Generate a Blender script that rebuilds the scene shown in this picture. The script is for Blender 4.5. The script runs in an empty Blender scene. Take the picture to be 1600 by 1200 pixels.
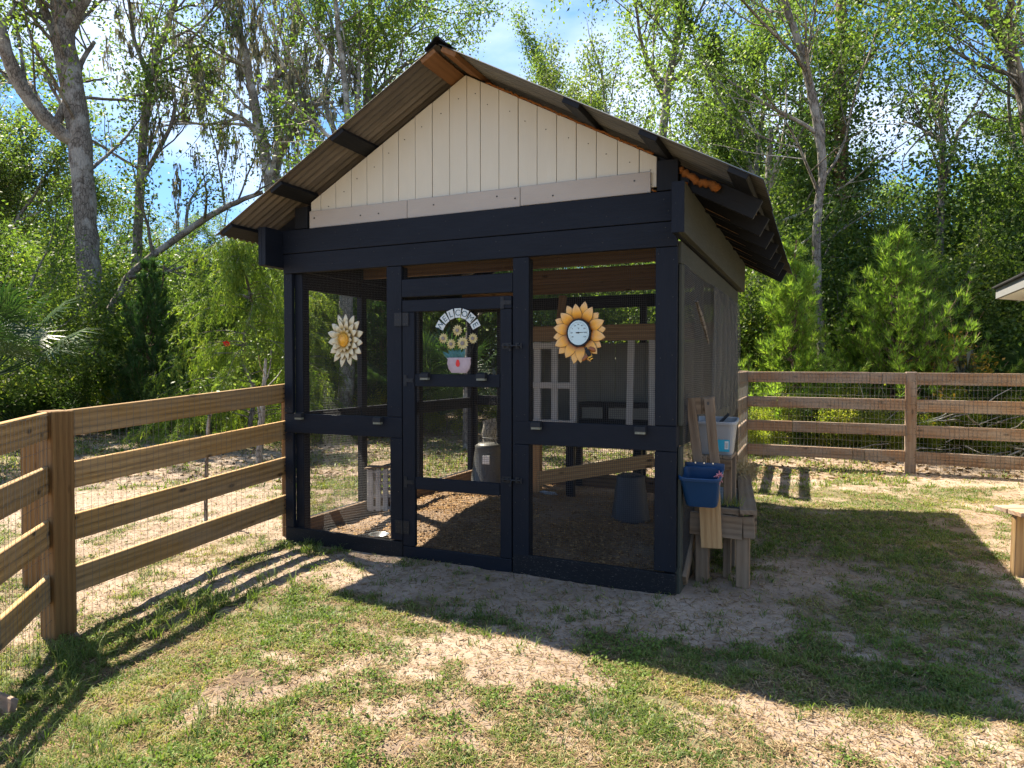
import bpy, bmesh, math, random
import numpy as np
from mathutils import Vector, Matrix, Quaternion
from mathutils import noise as mn

S = bpy.context.scene
COL = S.collection
rad = math.radians
rnd = random.Random(7)

# ------------------------------------------------------------------ camera
CAM = Vector((0.8796, -4.708, 1.55)); YAW = -0.42276; PIT = -0.02543; FPX = 1069.1
cam_d = bpy.data.cameras.new('camera'); cam = bpy.data.objects.new('camera', cam_d); COL.objects.link(cam)
cam.location = CAM; cam.rotation_euler = (math.pi/2 + PIT, 0, -YAW)
cam_d.sensor_width = 36; cam_d.lens = 36*FPX/1600; cam_d.clip_end = 900; cam_d.clip_start = .05
S.camera = cam

# ------------------------------------------------------------------ sun, sky, exposure
SX, SY = 0.62, -0.23                      # shadow offset per metre of height
SUN_DIR = Vector((-SX, -SY, 1)).normalized()
SUN_EL = math.asin(SUN_DIR.z); SUN_AZ = math.atan2(SUN_DIR.x, SUN_DIR.y)
sd = bpy.data.lights.new('sun', 'SUN'); sd.energy = 2.0; sd.angle = rad(.55); sd.color = (1, .91, .74)
sun = bpy.data.objects.new('sun', sd); COL.objects.link(sun)
sun.rotation_euler = SUN_DIR.to_track_quat('Z', 'Y').to_euler(); sun.location = (-20, 10, 30)
W = bpy.data.worlds.new('World'); S.world = W; W.use_nodes = True
def build_world():
    nt = W.node_tree; N = nt.nodes; L = nt.links; N.clear()
    out = N.new('ShaderNodeOutputWorld'); bg = N.new('ShaderNodeBackground'); sky = N.new('ShaderNodeTexSky')
    sky.sky_type = 'NISHITA'; sky.sun_disc = False; sky.sun_elevation = SUN_EL; sky.sun_rotation = SUN_AZ
    sky.air_density = .8; sky.dust_density = .3; sky.ozone_density = 1.6
    tc = N.new('ShaderNodeTexCoord'); mp = N.new('ShaderNodeMapping'); mp.inputs['Scale'].default_value = (1, 1, 2.6)
    mp.inputs['Location'].default_value = (1.1, 4.4, .7)
    no = N.new('ShaderNodeTexNoise'); no.inputs['Scale'].default_value = 1.7; no.inputs['Detail'].default_value = 7; no.inputs['Roughness'].default_value = .52
    no.inputs['Distortion'].default_value = .35
    cr = N.new('ShaderNodeValToRGB'); cr.color_ramp.elements[0].position = .46; cr.color_ramp.elements[1].position = .62
    cr.color_ramp.elements[0].color = (.10, .27, .54, 1); cr.color_ramp.elements[1].color = (.68, .72, .76, 1)
    mx = N.new('ShaderNodeMixRGB'); mx.inputs['Fac'].default_value = .9
    hs = N.new('ShaderNodeHueSaturation'); hs.inputs['Saturation'].default_value = 1.2; hs.inputs['Hue'].default_value = .508; hs.inputs['Value'].default_value = .95
    L.new(tc.outputs['Generated'], mp.inputs['Vector']); L.new(mp.outputs[0], no.inputs['Vector']); L.new(no.outputs['Fac'], cr.inputs['Fac'])
    L.new(sky.outputs[0], hs.inputs['Color']); L.new(hs.outputs[0], mx.inputs['Color1']); L.new(cr.outputs['Color'], mx.inputs['Color2'])
    L.new(mx.outputs[0], bg.inputs['Color']); L.new(bg.outputs[0], out.inputs[0])
    bg.inputs['Strength'].default_value = .15
build_world()
S.view_settings.view_transform = 'Standard'; S.view_settings.look = 'None'; S.view_settings.gamma = 1
S.view_settings.use_curve_mapping = False; S.view_settings.exposure = 3.3
S.render.engine = 'CYCLES'
S.cycles.max_bounces = 6; S.cycles.diffuse_bounces = 3; S.cycles.glossy_bounces = 2; S.cycles.transmission_bounces = 4
S.cycles.transparent_max_bounces = 12; S.cycles.use_denoising = True; S.cycles.caustics_reflective = False; S.cycles.caustics_refractive = False
S.cycles.sample_clamp_indirect = 4

# ------------------------------------------------------------------ placing helpers (pixel of the 1600x1200 photo + distance -> point)
FW = Vector((math.sin(YAW)*math.cos(PIT), math.cos(YAW)*math.cos(PIT), math.sin(PIT)))
RT = Vector((math.cos(YAW), -math.sin(YAW), 0)); UP = RT.cross(FW)
def at(px, py, dep): return CAM + (FW + RT*((px-800)/FPX) + UP*((600-py)/FPX))*dep
def gnd(px, dep):
    p = at(px, 573, dep); return Vector((p.x, p.y, gz(p.x, p.y)))
def on(axis, val, px, py):
    d = FW + RT*((px-800)/FPX) + UP*((600-py)/FPX); t = (val-CAM[axis])/d[axis]; return CAM + d*t
def sst(a, b, x):
    t = min(1, max(0, (x-a)/(b-a))); return t*t*(3-2*t)
def gz(x, y):
    # gentle fall to the front left, small rise behind the run
    z = -.13*sst(-.6, -2.6, y)*sst(-1.2, -3.0, x) + .05*sst(1, 6, y)
    return z
def gz_np(x, y):
    def s(a, b, v):
        t = np.clip((v-a)/(b-a), 0, 1); return t*t*(3-2*t)
    return -.13*s(-.6, -2.6, y)*s(-1.2, -3.0, x) + .05*s(1, 6, y)

# ------------------------------------------------------------------ object helpers
WM = {}
def link(name, me, mat=None, parent=None, M=None):
    o = bpy.data.objects.new(name, me); COL.objects.link(o)
    M = M if M is not None else Matrix.Identity(4)
    WM[o.name] = M.copy()
    if parent is not None:
        o.parent = parent; o.matrix_basis = WM[parent.name].inverted() @ M
    else: o.matrix_basis = M
    if mat is not None and me is not None and len(me.materials) == 0: me.materials.append(mat)
    return o
def thing(name, label, cat, loc=(0, 0, 0), group=None, rz=0):
    o = link(name, None, M=Matrix.Translation(loc) @ Matrix.Rotation(rz, 4, 'Z'))
    o.empty_display_size = .1
    o['label'] = label; o['category'] = cat
    if group: o['group'] = group
    return o
def tag(o, label=None, cat=None, group=None, kind=None):
    if label: o['label'] = label
    if cat: o['category'] = cat
    if group: o['group'] = group
    if kind: o['kind'] = kind
    return o
class MB:
    def __init__(s): s.v = []; s.f = []; s.m = []
    def quad(s, a, b, c, d, mi=0):
        i = len(s.v); s.v += [tuple(a), tuple(b), tuple(c), tuple(d)]; s.f.append((i, i+1, i+2, i+3)); s.m.append(mi)
    def box(s, c, size, R=None, mi=0):
        c = Vector(c); hx, hy, hz = [k/2 for k in size]; i = len(s.v)
        for X in (-hx, hx):
            for Y in (-hy, hy):
                for Z in (-hz, hz):
                    p = Vector((X, Y, Z))
                    if R is not None: p = R @ p
                    s.v.append(tuple(c+p))
        for q in ((0, 1, 3, 2), (4, 6, 7, 5), (0, 4, 5, 1), (2, 3, 7, 6), (0, 2, 6, 4), (1, 5, 7, 3)):
            s.f.append(tuple(i+k for k in q)); s.m.append(mi)
    def bar(s, a, b, r, n=4, mi=0, r2=None):
        s.tube([a, b], [r, r2 if r2 is not None else r], n, mi, caps=False)
    def tube(s, pts, rs, n=6, mi=0, caps=True):
        pts = [Vector(p) for p in pts]; base = len(s.v); prev = None
        for k, p in enumerate(pts):
            t = (pts[min(k+1, len(pts)-1)] - pts[max(k-1, 0)])
            if t.length < 1e-9: t = Vector((0, 0, 1))
            t.normalize()
            if prev is None:
                u = t.orthogonal().normalized()
            else:
                u = prev - t*prev.dot(t)
                if u.length < 1e-6: u = t.orthogonal()
                u.normalize()
            prev = u; w = t.cross(u)
            for j in range(n):
                a = 2*math.pi*j/n + (math.pi/4 if n == 4 else 0)
                s.v.append(tuple(p + (u*math.cos(a)+w*math.sin(a))*rs[k]))
        for k in range(len(pts)-1):
            for j in range(n):
                a = base+k*n+j; b = base+k*n+(j+1) % n
                s.f.append((a, b, b+n, a+n)); s.m.append(mi)
        if caps:
            s.f.append(tuple(base+j for j in range(n))[::-1]); s.m.append(mi)
            e = base+(len(pts)-1)*n; s.f.append(tuple(e+j for j in range(n))); s.m.append(mi)
    def lathe(s, prof, n=24, c=(0, 0, 0), mi=0):
        base = len(s.v)
        for r, z in prof:
            for j in range(n):
                a = 2*math.pi*j/n; s.v.append((c[0]+r*math.cos(a), c[1]+r*math.sin(a), c[2]+z))
        for k in range(len(prof)-1):
            for j in range(n):
                a = base+k*n+j; b = base+k*n+(j+1) % n
                s.f.append((a, b, b+n, a+n)); s.m.append(mi)
    def mesh(s, name, mats=None, smooth=False):
        me = bpy.data.meshes.new(name); me.from_pydata(s.v, [], s.f)
        for m in (mats or []): me.materials.append(m)
        if mats and len(mats) > 1: me.polygons.foreach_set('material_index', s.m)
        if smooth: me.polygons.foreach_set('use_smooth', [True]*len(s.f))
        me.update(); return me
    def obj(s, name, mat, parent=None, smooth=False, mats=None, M=None):
        # geometry given in world space; moved into the object's own frame
        me = s.mesh(name, mats if mats else [mat], smooth)
        if M is None:
            M = WM[parent.name] if parent is not None else Matrix.Identity(4)
        me.transform(M.inverted())
        return link(name, me, None, parent, M)
BOXES = {}
def box_mesh(L, t, w, mat, bev=.003):
    key = (round(L, 3), round(t, 3), round(w, 3), mat.name)
    if key in BOXES: return BOXES[key]
    bm = bmesh.new(); bmesh.ops.create_cube(bm, size=1)
    bmesh.ops.scale(bm, vec=(L, t, w), verts=bm.verts)
    b = min(bev, t*.3, w*.3)
    bmesh.ops.bevel(bm, geom=bm.edges[:], offset=b, segments=1, affect='EDGES', profile=.5)
    me = bpy.data.meshes.new('board'); bm.to_mesh(me); bm.free(); me.materials.append(mat); BOXES[key] = me; return me
def board(name, a, b, w, t, up, mat, parent, bev=.003):
    """a-b centreline, w = width along 'up', t = thickness; grain runs along local X"""
    a = Vector(a); b = Vector(b); x = (b-a); L = x.length; x.normalize(); up = Vector(up)
    z = (up - x*up.dot(x)).normalized(); y = z.cross(x)
    M = Matrix((x, y, z)).transposed().to_4x4(); M.translation = (a+b)/2
    return link(name, box_mesh(L, t, w, mat, bev), None, parent, M)
def fastmesh(name, V, F, mats, attr=None, smooth=False, attr2=None):
    """V (n,3) float, F (m,k) int of equal k"""
    me = bpy.data.meshes.new(name); n, m, k = len(V), len(F), F.shape[1]
    me.vertices.add(n); me.vertices.foreach_set('co', np.ascontiguousarray(V, dtype=np.float32).ravel())
    me.loops.add(m*k); me.loops.foreach_set('vertex_index', np.ascontiguousarray(F, dtype=np.int32).ravel())
    me.polygons.add(m); me.polygons.foreach_set('loop_start', np.arange(0, m*k, k, dtype=np.int32))
    me.update(calc_edges=True); me.validate()
    for mm in mats: me.materials.append(mm)
    if attr is not None:
        a = me.attributes.new('rnd', 'FLOAT', 'FACE'); a.data.foreach_set('value', np.ascontiguousarray(attr, dtype=np.float32))
    if smooth: me.polygons.foreach_set('use_smooth', np.ones(m, dtype=bool))
    return me

# ------------------------------------------------------------------ materials
class NT:
    def __init__(s, name):
        s.m = bpy.data.materials.new(name); s.m.use_nodes = True; s.t = s.m.node_tree; s.t.nodes.clear()
        s.out = s.n('ShaderNodeOutputMaterial')
    def n(s, typ, **kw):
        x = s.t.nodes.new(typ)
        for k, v in kw.items():
            if k.startswith('_'): setattr(x, k[1:], v)
            else: x.inputs[k.replace('__', ' ')].default_value = v
        return x
    def l(s, a, b): s.t.links.new(a, b)
    def ramp(s, fac, stops):
        r = s.n('ShaderNodeValToRGB'); e = r.color_ramp.elements
        while len(e) > 2: e.remove(e[-1])
        for i, (p, c) in enumerate(stops):
            x = e[i] if i < 2 else e.new(p)
            x.position = p; x.color = (*c, 1) if len(c) == 3 else c
        s.l(fac, r.inputs['Fac']); return r.outputs['Color']
    def noise(s, vec, scale, detail=4, rough=.55, dist=0):
        x = s.n('ShaderNodeTexNoise', Scale=scale, Detail=detail, Roughness=rough, Distortion=dist)
        if vec is not None: s.l(vec, x.inputs['Vector'])
        return x.outputs['Fac']
    def mixc(s, fac, a, b, typ='MIX'):
        x = s.n('ShaderNodeMixRGB', _blend_type=typ)
        for inp, v in (('Fac', fac), ('Color1', a), ('Color2', b)):
            if isinstance(v, bpy.types.NodeSocket): s.l(v, x.inputs[inp])
            elif isinstance(v, (int, float)): x.inputs[inp].default_value = v
            else: x.inputs[inp].default_value = (*v, 1)
        return x.outputs['Color']
    def objvec(s, scale=(1, 1, 1), rand=True):
        tc = s.n('ShaderNodeTexCoord'); mp = s.n('ShaderNodeMapping'); mp.inputs['Scale'].default_value = scale
        s.l(tc.outputs['Object'], mp.inputs['Vector'])
        if rand:
            oi = s.n('ShaderNodeObjectInfo'); m = s.n('ShaderNodeMath', _operation='MULTIPLY'); m.inputs[1].default_value = 53.7
            s.l(oi.outputs['Random'], m.inputs[0]); cb = s.n('ShaderNodeCombineXYZ')
            for k in range(3): s.l(m.outputs[0], cb.inputs[k])
            s.l(cb.outputs[0], mp.inputs['Location'])
        return mp.outputs[0]
    def bsdf(s, color, rough=.6, metal=0, spec=.5, bump=None, bstr=.3, bdist=.01, **kw):
        p = s.n('ShaderNodeBsdfPrincipled')
        for inp, v in (('Base Color', color), ('Roughness', rough), ('Metallic', metal), ('Specular IOR Level', spec)):
            if isinstance(v, bpy.types.NodeSocket): s.l(v, p.inputs[inp])
            elif isinstance(v, (int, float)): p.inputs[inp].default_value = v
            else: p.inputs[inp].default_value = (*v, 1)
        for k, v in kw.items(): p.inputs[k.replace('__', ' ')].default_value = v
        if bump is not None:
            b = s.n('ShaderNodeBump', Strength=bstr, Distance=bdist); s.l(bump, b.inputs['Height']); s.l(b.outputs[0], p.inputs['Normal'])
        return p
    def done(s, sh): s.l(sh.outputs[0], s.out.inputs['Surface']); return s.m
def plain(name, c, rough=.5, metal=0, spec=.5, var=.25, scale=8, bstr=.1, **kw):
    t = NT(name); v = t.objvec(); f = t.noise(v, scale, 5)
    col = t.mixc(f, tuple(k*(1-var) for k in c), tuple(min(1, k*(1+var)) for k in c))
    return t.done(t.bsdf(col, rough, metal, spec, bump=f, bstr=bstr, bdist=.004, **kw))
def wood(name, dark, mid, light, rough=.8, gscale=1.0, knots=True, bstr=.5, grey=None, greyamt=.0):
    t = NT(name); v = t.objvec((.9*gscale, 9*gscale, 9*gscale))
    warp = t.noise(v, .8, 3, .5)
    # growth rings: wave on stretched coordinates bent by the noise
    wv = t.n('ShaderNodeTexWave', _wave_type='RINGS', _rings_direction='X', Scale=1.1, Distortion=5.5, Detail=2.5)
    wv.inputs['Detail Scale'].default_value = .7; t.l(v, wv.inputs['Vector'])
    fine = t.noise(t.objvec((3, 90, 90)), 3, 4, .6)
    base = t.ramp(wv.outputs['Fac'], [(.0, dark), (.45, mid), (1, light)])
    col = t.mixc(.55, base, t.ramp(fine, [(.3, dark), (.7, light)]))
    col = t.mixc(t.ramp(warp, [(.35, (0, 0, 0)), (.7, (.7, .7, .7))]), col, mid)
    oi = t.n('ShaderNodeObjectInfo'); tone = t.ramp(oi.outputs['Random'], [(0, (.82, .82, .82)), (1, (1.12, 1.1, 1.06))])
    col = t.mixc(1, col, tone, 'MULTIPLY')
    if knots:
        vo = t.n('ShaderNodeTexVoronoi', Scale=1.0, _feature='F1'); t.l(t.objvec((3.2, 8, 8)), vo.inputs['Vector'])
        k = t.ramp(vo.outputs['Distance'], [(.07, (1, 1, 1)), (.16, (0, 0, 0))])
        col = t.mixc(k, col, tuple(c*.45 for c in dark))
    if grey:
        g = t.noise(t.objvec((1, 3, 3)), 2.2, 5); col = t.mixc(t.ramp(g, [(.4, (0, 0, 0)), (.62, (greyamt,)*3)]), col, grey)
    bmp = t.mixc(.5, wv.outputs['Color'], fine)
    return t.done(t.bsdf(col, rough, 0, .25, bump=bmp, bstr=bstr, bdist=.0025))
def painted(name, c, c2, rough=.55, wear=(.2, .15, .1), wearamt=.6, wearpos=.74):
    t = NT(name); fine = t.noise(t.objvec((4, 120, 120)), 2, 4, .6); big = t.noise(t.objvec((1.5, 4, 4)), 2, 4)
    col = t.mixc(big, c, c2)
    sp = t.noise(t.objvec((16, 40, 40)), 4, 3, .7)
    w = t.ramp(sp, [(wearpos, (0, 0, 0)), (wearpos+.05, (wearamt,)*3)])
    col = t.mixc(w, col, wear)
    rr = t.ramp(fine, [(.2, (rough-.12,)*3), (.8, (rough+.15,)*3)])
    return t.done(t.bsdf(col, rr, 0, .2, bump=fine, bstr=.6, bdist=.0025))
M_NAVY = painted('navy_black_paint', (.0038, .0052, .0092), (.0075, .0100, .0165), .6, (.20, .19, .18), .6, .705)
M_NAVYD = painted('dusty_navy_base_paint', (.0045, .005, .0065), (.012, .0125, .0145), .7, (.15, .125, .105), .65, .62)
M_SIDE = painted('faded_olive_paint', (.035, .037, .028), (.06, .06, .046), .75, (.03, .03, .025), .6, .66)
M_BLACKW = painted('black_rafter_paint', (.006, .0065, .008), (.011, .012, .014), .6)
M_CREAM = painted('cream_board_paint', (.52, .475, .375), (.58, .535, .43), .55, (.35, .30, .24), .35, .76)
M_TRIM = painted('taupe_trim_paint', (.34, .295, .25), (.40, .355, .305), .6, (.3, .26, .22), .35, .74)
M_FENCE = wood('treated_fence_wood', (.13, .06, .016), (.32, .18, .06), (.50, .31, .125), grey=(.28, .22, .15), greyamt=.3)
M_POST = wood('dark_stained_post_wood', (.06, .028, .008), (.16, .082, .028), (.28, .16, .06), gscale=1.2)
M_FENCE2 = wood('weathered_fence_wood', (.125, .068, .036), (.25, .15, .092), (.37, .24, .155), grey=(.3, .27, .24), greyamt=.5)
M_OLD = wood('old_grey_brown_wood', (.075, .042, .022), (.18, .115, .068), (.29, .20, .125), grey=(.20, .16, .12), greyamt=.45)
M_PLANK = wood('fresh_orange_wood', (.2, .105, .04), (.37, .215, .095), (.5, .32, .16))
M_RAW = wood('raw_brown_rafter_wood', (.07, .042, .024), (.15, .095, .055), (.24, .16, .095))
M_OAKBR = wood('ridge_beam_wood', (.10, .045, .018), (.19, .088, .035), (.27, .14, .06))
M_WIRE = plain('black_hardware_cloth', (.04, .04, .045), .5, .2, var=.1)
M_GALV = plain('galvanised_fence_wire', (.33, .33, .32), .4, .8, var=.2)
M_GALVD = plain('dull_fence_wire', (.17, .155, .13), .5, .6, var=.2)
M_IRON = plain('black_iron_hardware', (.010, .010, .011), .6, .2)
M_NAIL = plain('screw_head_metal', (.05, .045, .04), .5, .7)
M_FOAM = plain('orange_expanding_foam', (.22, .08, .02), .9, 0, .12, var=.5, scale=30, bstr=.9)
M_BLUE = plain('blue_plastic', (.006, .036, .095), .45, 0, .5, var=.15, scale=5)
M_PINK = plain('faded_pink_twine', (.55, .2, .22), .9)
M_GREYP = plain('light_grey_plastic', (.29, .285, .28), .45, 0, .35, var=.08, scale=4)
M_TEAL = plain('turquoise_sticker', (.03, .36, .52), .45, var=.2)
M_WHITE = plain('white_paint', (.72, .72, .7), .5, var=.06)
M_WPAINT = painted('white_washed_frame', (.40, .38, .355), (.5, .475, .44), .6, (.12, .1, .09), .7, .7)
M_COOP = plain('grey_green_panel', (.20, .195, .165), .7, var=.2, scale=3)
M_COOPB = wood('tan_coop_beam', (.16, .10, .055), (.25, .165, .095), (.33, .23, .14))
M_BLACKP = plain('black_plastic', (.005, .005, .006), .75, var=.2)
M_RUBBER = plain('dark_rubber_bucket', (.02, .023, .03), .55, var=.4, scale=5)
M_GREYM = plain('grey_feeder_metal', (.09, .088, .082), .5, .4, var=.4, scale=6)
M_STEEL = plain('bright_steel', (.6, .6, .6), .25, .9, var=.1)
def mat_cloth():
    t = NT('grey_shade_cloth'); v = t.objvec((1, 1, 1)); f = t.noise(v, 3, 5)
    col = t.mixc(f, (.07, .07, .065), (.15, .15, .14)); p = t.bsdf(col, .8, bump=f, bstr=.2)
    tr = t.n('ShaderNodeBsdfTransparent'); mx = t.n('ShaderNodeMixShader', Fac=.66); t.l(p.outputs[0], mx.inputs[1]); t.l(tr.outputs[0], mx.inputs[2])
    return t.done(mx)
M_CLOTH = mat_cloth()
def mat_roof(name, under):
    t = NT(name); tc = t.n('ShaderNodeTexCoord'); mp = t.n('ShaderNodeMapping'); mp.inputs['Scale'].default_value = (.5, 9, 1)
    t.l(tc.outputs['Object'], mp.inputs['Vector']); f = t.noise(mp.outputs[0], 1.3, 6, .65); g = t.noise(tc.outputs['Object'], 2.3, 5)
    a, b, c = under
    col = t.ramp(f, [(.3, a), (.52, b), (.75, c)]); col = t.mixc(t.ramp(g, [(.45, (0, 0, 0)), (.7, (.5, .5, .5))]), col, a)
    return t.done(t.bsdf(col, .5, .15, .35, bump=g, bstr=.05))
M_ROOF = mat_roof('brown_aged_roof_metal', ((.065, .057, .05), (.125, .107, .088), (.205, .178, .15)))
M_ROOFR = mat_roof('grey_roof_metal', ((.07, .07, .066), (.12, .118, .11), (.2, .195, .18)))

def leafmat(name, cols, trans=.35, tcol=None, rough=.5, spec=.28, tint=None, hue=1.0):
    t = NT(name); at_ = t.n('ShaderNodeAttribute', _attribute_name='rnd')
    col = t.ramp(at_.outputs['Fac'], cols)
    oi = t.n('ShaderNodeObjectInfo'); tone = t.ramp(oi.outputs['Random'], [(0, (.82, .86, .8)), (1, (1.16, 1.12, 1.05))])
    col = t.mixc(1, col, tone, 'MULTIPLY')
    p = t.bsdf(col, rough, 0, spec)
    tr = t.n('ShaderNodeBsdfTranslucent'); tc = t.mixc(1, col, tcol or (1.2, 1.4, .62), 'MULTIPLY'); t.l(tc, tr.inputs['Color'])
    mx = t.n('ShaderNodeMixShader', Fac=trans); t.l(p.outputs[0], mx.inputs[1]); t.l(tr.outputs[0], mx.inputs[2])
    return t.done(mx)
G = leafmat
M_OAKL = G('oak_leaves', [(0, (.05, .085, .022)), (.5, (.12, .175, .045)), (.85, (.20, .25, .065)), (1, (.27, .29, .07))], .5)
M_OAK2 = G('dusty_green_leaves', [(0, (.05, .075, .025)), (.5, (.11, .145, .045)), (.85, (.19, .22, .07)), (1, (.30, .29, .10))], .45)
M_MIXL = G('mixed_bush_leaves', [(0, (.035, .06, .018)), (.45, (.085, .13, .03)), (.8, (.17, .21, .045)), (1, (.34, .33, .07))], .5)
M_DARKL = G('dark_evergreen_leaves', [(0, (.03, .06, .018)), (.6, (.07, .115, .03)), (1, (.15, .20, .05))], .42)
M_YELL = G('yellow_green_leaves', [(0, (.10, .14, .025)), (.5, (.22, .25, .04)), (1, (.42, .37, .06))], .55)
M_PINEN = G('bright_pine_needles', [(0, (.09, .16, .03)), (.5, (.21, .31, .055)), (1, (.38, .44, .09))], .5, rough=.5)
M_PINED = G('deep_pine_needles', [(0, (.025, .06, .02)), (.6, (.055, .11, .035)), (1, (.10, .17, .05))], .4, rough=.5)
M_CYP = G('feathery_cypress_leaves', [(0, (.08, .13, .025)), (.5, (.17, .24, .045)), (1, (.36, .36, .06))], .5, rough=.55)
M_PALM = G('palm_fronds', [(0, (.025, .06, .02)), (1, (.08, .13, .04))], .3, rough=.4)
M_MOSS = G('grey_hanging_moss', [(0, (.12, .12, .095)), (1, (.28, .275, .22))], .4, tcol=(1, .95, .8), rough=.9, spec=.1)
M_GRASS = G('lawn_grass', [(0, (.04, .072, .016)), (.4, (.10, .145, .03)), (.7, (.18, .21, .052)), (1, (.30, .235, .10))], .4, rough=.5)
M_WEED = G('broadleaf_weeds', [(0, (.06, .10, .022)), (1, (.18, .24, .055))], .35, rough=.7, spec=.2)
M_STRAW = G('dead_straw', [(0, (.10, .06, .035)), (.5, (.20, .135, .075)), (1, (.34, .25, .15))], .15, tcol=(1, .9, .7), rough=.8, spec=.1)
M_CHIP = G('wood_chip_mulch', [(0, (.11, .055, .025)), (.5, (.24, .135, .06)), (1, (.42, .27, .13))], .0, rough=.85, spec=.1)
M_LITTER = G('leaf_litter', [(0, (.07, .04, .02)), (.6, (.17, .10, .05)), (1, (.30, .2, .1))], .1, rough=.8)
M_ORANGEL = G('orange_autumn_leaves', [(0, (.12, .13, .02)), (.5, (.35, .2, .03)), (1, (.5, .3, .05))], .4)
M_REDF = plain('red_flower', (.6, .02, .015), .6)
def bark(name, a, b, c, sc=1, lichen=.0):
    t = NT(name); tc = t.n('ShaderNodeTexCoord'); mp = t.n('ShaderNodeMapping'); mp.inputs['Scale'].default_value = (9*sc, 9*sc, 3*sc)
    t.l(tc.outputs['Object'], mp.inputs['Vector'])
    vo = t.n('ShaderNodeTexVoronoi', Scale=2.2, _feature='DISTANCE_TO_EDGE'); t.l(mp.outputs[0], vo.inputs['Vector'])
    f = t.noise(mp.outputs[0], 3, 6, .65)
    col = t.ramp(f, [(.25, a), (.5, b), (.8, c)]); crk = t.ramp(vo.outputs['Distance'], [(0, (.3, .3, .3)), (.12, (1, 1, 1))])
    col = t.mixc(1, col, crk, 'MULTIPLY')
    if lichen:
        g = t.noise(tc.outputs['Object'], 2.4, 5, .6); col = t.mixc(t.ramp(g, [(.5, (0, 0, 0)), (.6, (lichen,)*3)]), col, (.46, .45, .41))
    h = t.mixc(.5, f, vo.outputs['Distance'])
    return t.done(t.bsdf(col, .9, 0, .15, bump=h, bstr=.8, bdist=.03))
M_BARK = bark('oak_bark', (.09, .075, .06), (.17, .145, .12), (.29, .26, .225), 1, .35)
M_BARKP = bark('pale_lichen_bark', (.12, .10, .08), (.25, .22, .18), (.38, .35, .3), 1.3, .8)
M_BARKR = bark('pine_bark', (.10, .06, .04), (.20, .13, .09), (.33, .24, .18), .8)

# ------------------------------------------------------------------ ground
def fbm(x, y, sc, seed=0, oct=4):
    """value noise, vectorised"""
    r = np.zeros_like(x); amp = 1; tot = 0
    for o in range(oct):
        X = x*sc+seed*17.3; Y = y*sc+seed*7.9; xi = np.floor(X).astype(np.int64); yi = np.floor(Y).astype(np.int64); fx = X-xi; fy = Y-yi
        fx = fx*fx*(3-2*fx); fy = fy*fy*(3-2*fy)
        def h(a, b):
            n = (a*374761393 + b*668265263 + (seed+o)*1442695041) & 0x7fffffff
            n = ((n ^ (n >> 13))*1274126177) & 0x7fffffff
            return ((n ^ (n >> 16)) & 0xffff)/65535.
        r += amp*((h(xi, yi)*(1-fx)+h(xi+1, yi)*fx)*(1-fy) + (h(xi, yi+1)*(1-fx)+h(xi+1, yi+1)*fx)*fy)
        tot += amp; amp *= .5; sc *= 2.03
    return r/tot
def blob(x, y, cx, cy, rx, ry=None):
    ry = ry or rx; return np.exp(-(((x-cx)/rx)**2+((y-cy)/ry)**2))
def gp(px, py):   # ground point under a pixel
    p = on(2, -.03, px, py); return p.x, p.y
BARE = [(gp(370, 1075), .42, .22, .9), (gp(700, 925), .9, .3, .75), (gp(900, 940), .8, .25, .55), (gp(1230, 915), .5, .4, .8), (gp(1130, 960), .5, .3, .5),
        (gp(660, 1010), .7, .18, .5), (gp(900, 1050), .55, .14, .7), (gp(1300, 1150), .55, .15, .65), (gp(1420, 740), 1.6, .5, .55), (gp(1560, 760), 1.2, .6, .5),
        (gp(860, 1150), .35, .15, .6), (gp(240, 800), 1.6, .8, .8), (gp(180, 740), 1.8, 1.2, .7), (gp(20, 880), .8, .5, .6), (gp(1420, 1000), .5, .3, .4), (gp(500, 910), .4, .16, .5),
        (gp(640, 1180), .4, .12, .5), (gp(1550, 1000), .5, .3, .5)]
GREEN = [(gp(400, 990), .55, .25, .6), (gp(250, 1120), .6, .4, .7), (gp(100, 1050), .5, .4, .5), (gp(500, 1180), .5, .15, .4), (gp(1300, 900), .7, .5, .35), (gp(1400, 830), .8, .5, .5), (gp(1250, 820), .9, .6, .5), (gp(1420, 950), .9, .4, .4), (gp(1200, 1050), 1.0, .3, .4),
         (gp(1100, 1060), .7, .2, .6), (gp(1350, 1090), .8, .2, .5), (gp(1050, 1180), .6, .2, .4), (gp(1190, 860), .3, .3, .6), (gp(780, 1000), .4, .15, .3), (gp(150, 990), .4, .3, .5)]
def grass_mask(x, y):
    n = .55*fbm(x, y, 1.3, 3, 5) + .45*fbm(x, y, 5.5, 8, 3)
    m = (n-.46)*5.2 + .32
    for (c, rx, ry, a) in BARE: m -= 1.3*a*blob(x, y, c[0], c[1], rx, max(ry*1.6, .2))
    for (c, rx, ry, a) in GREEN: m += 1.1*a*blob(x, y, c[0], c[1], rx, max(ry*1.6, .2))
    inside = (x > -3.42) & (x < 0.02) & (y > -.02) & (y < 3.5)
    m = np.where(inside, 0, m)
    d = np.sqrt((x-CAM.x)**2+(y-CAM.y)**2)
    m = np.where(d > 16, m-(d-16)*.25, m)
    return np.clip(m, 0, 1)
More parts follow.
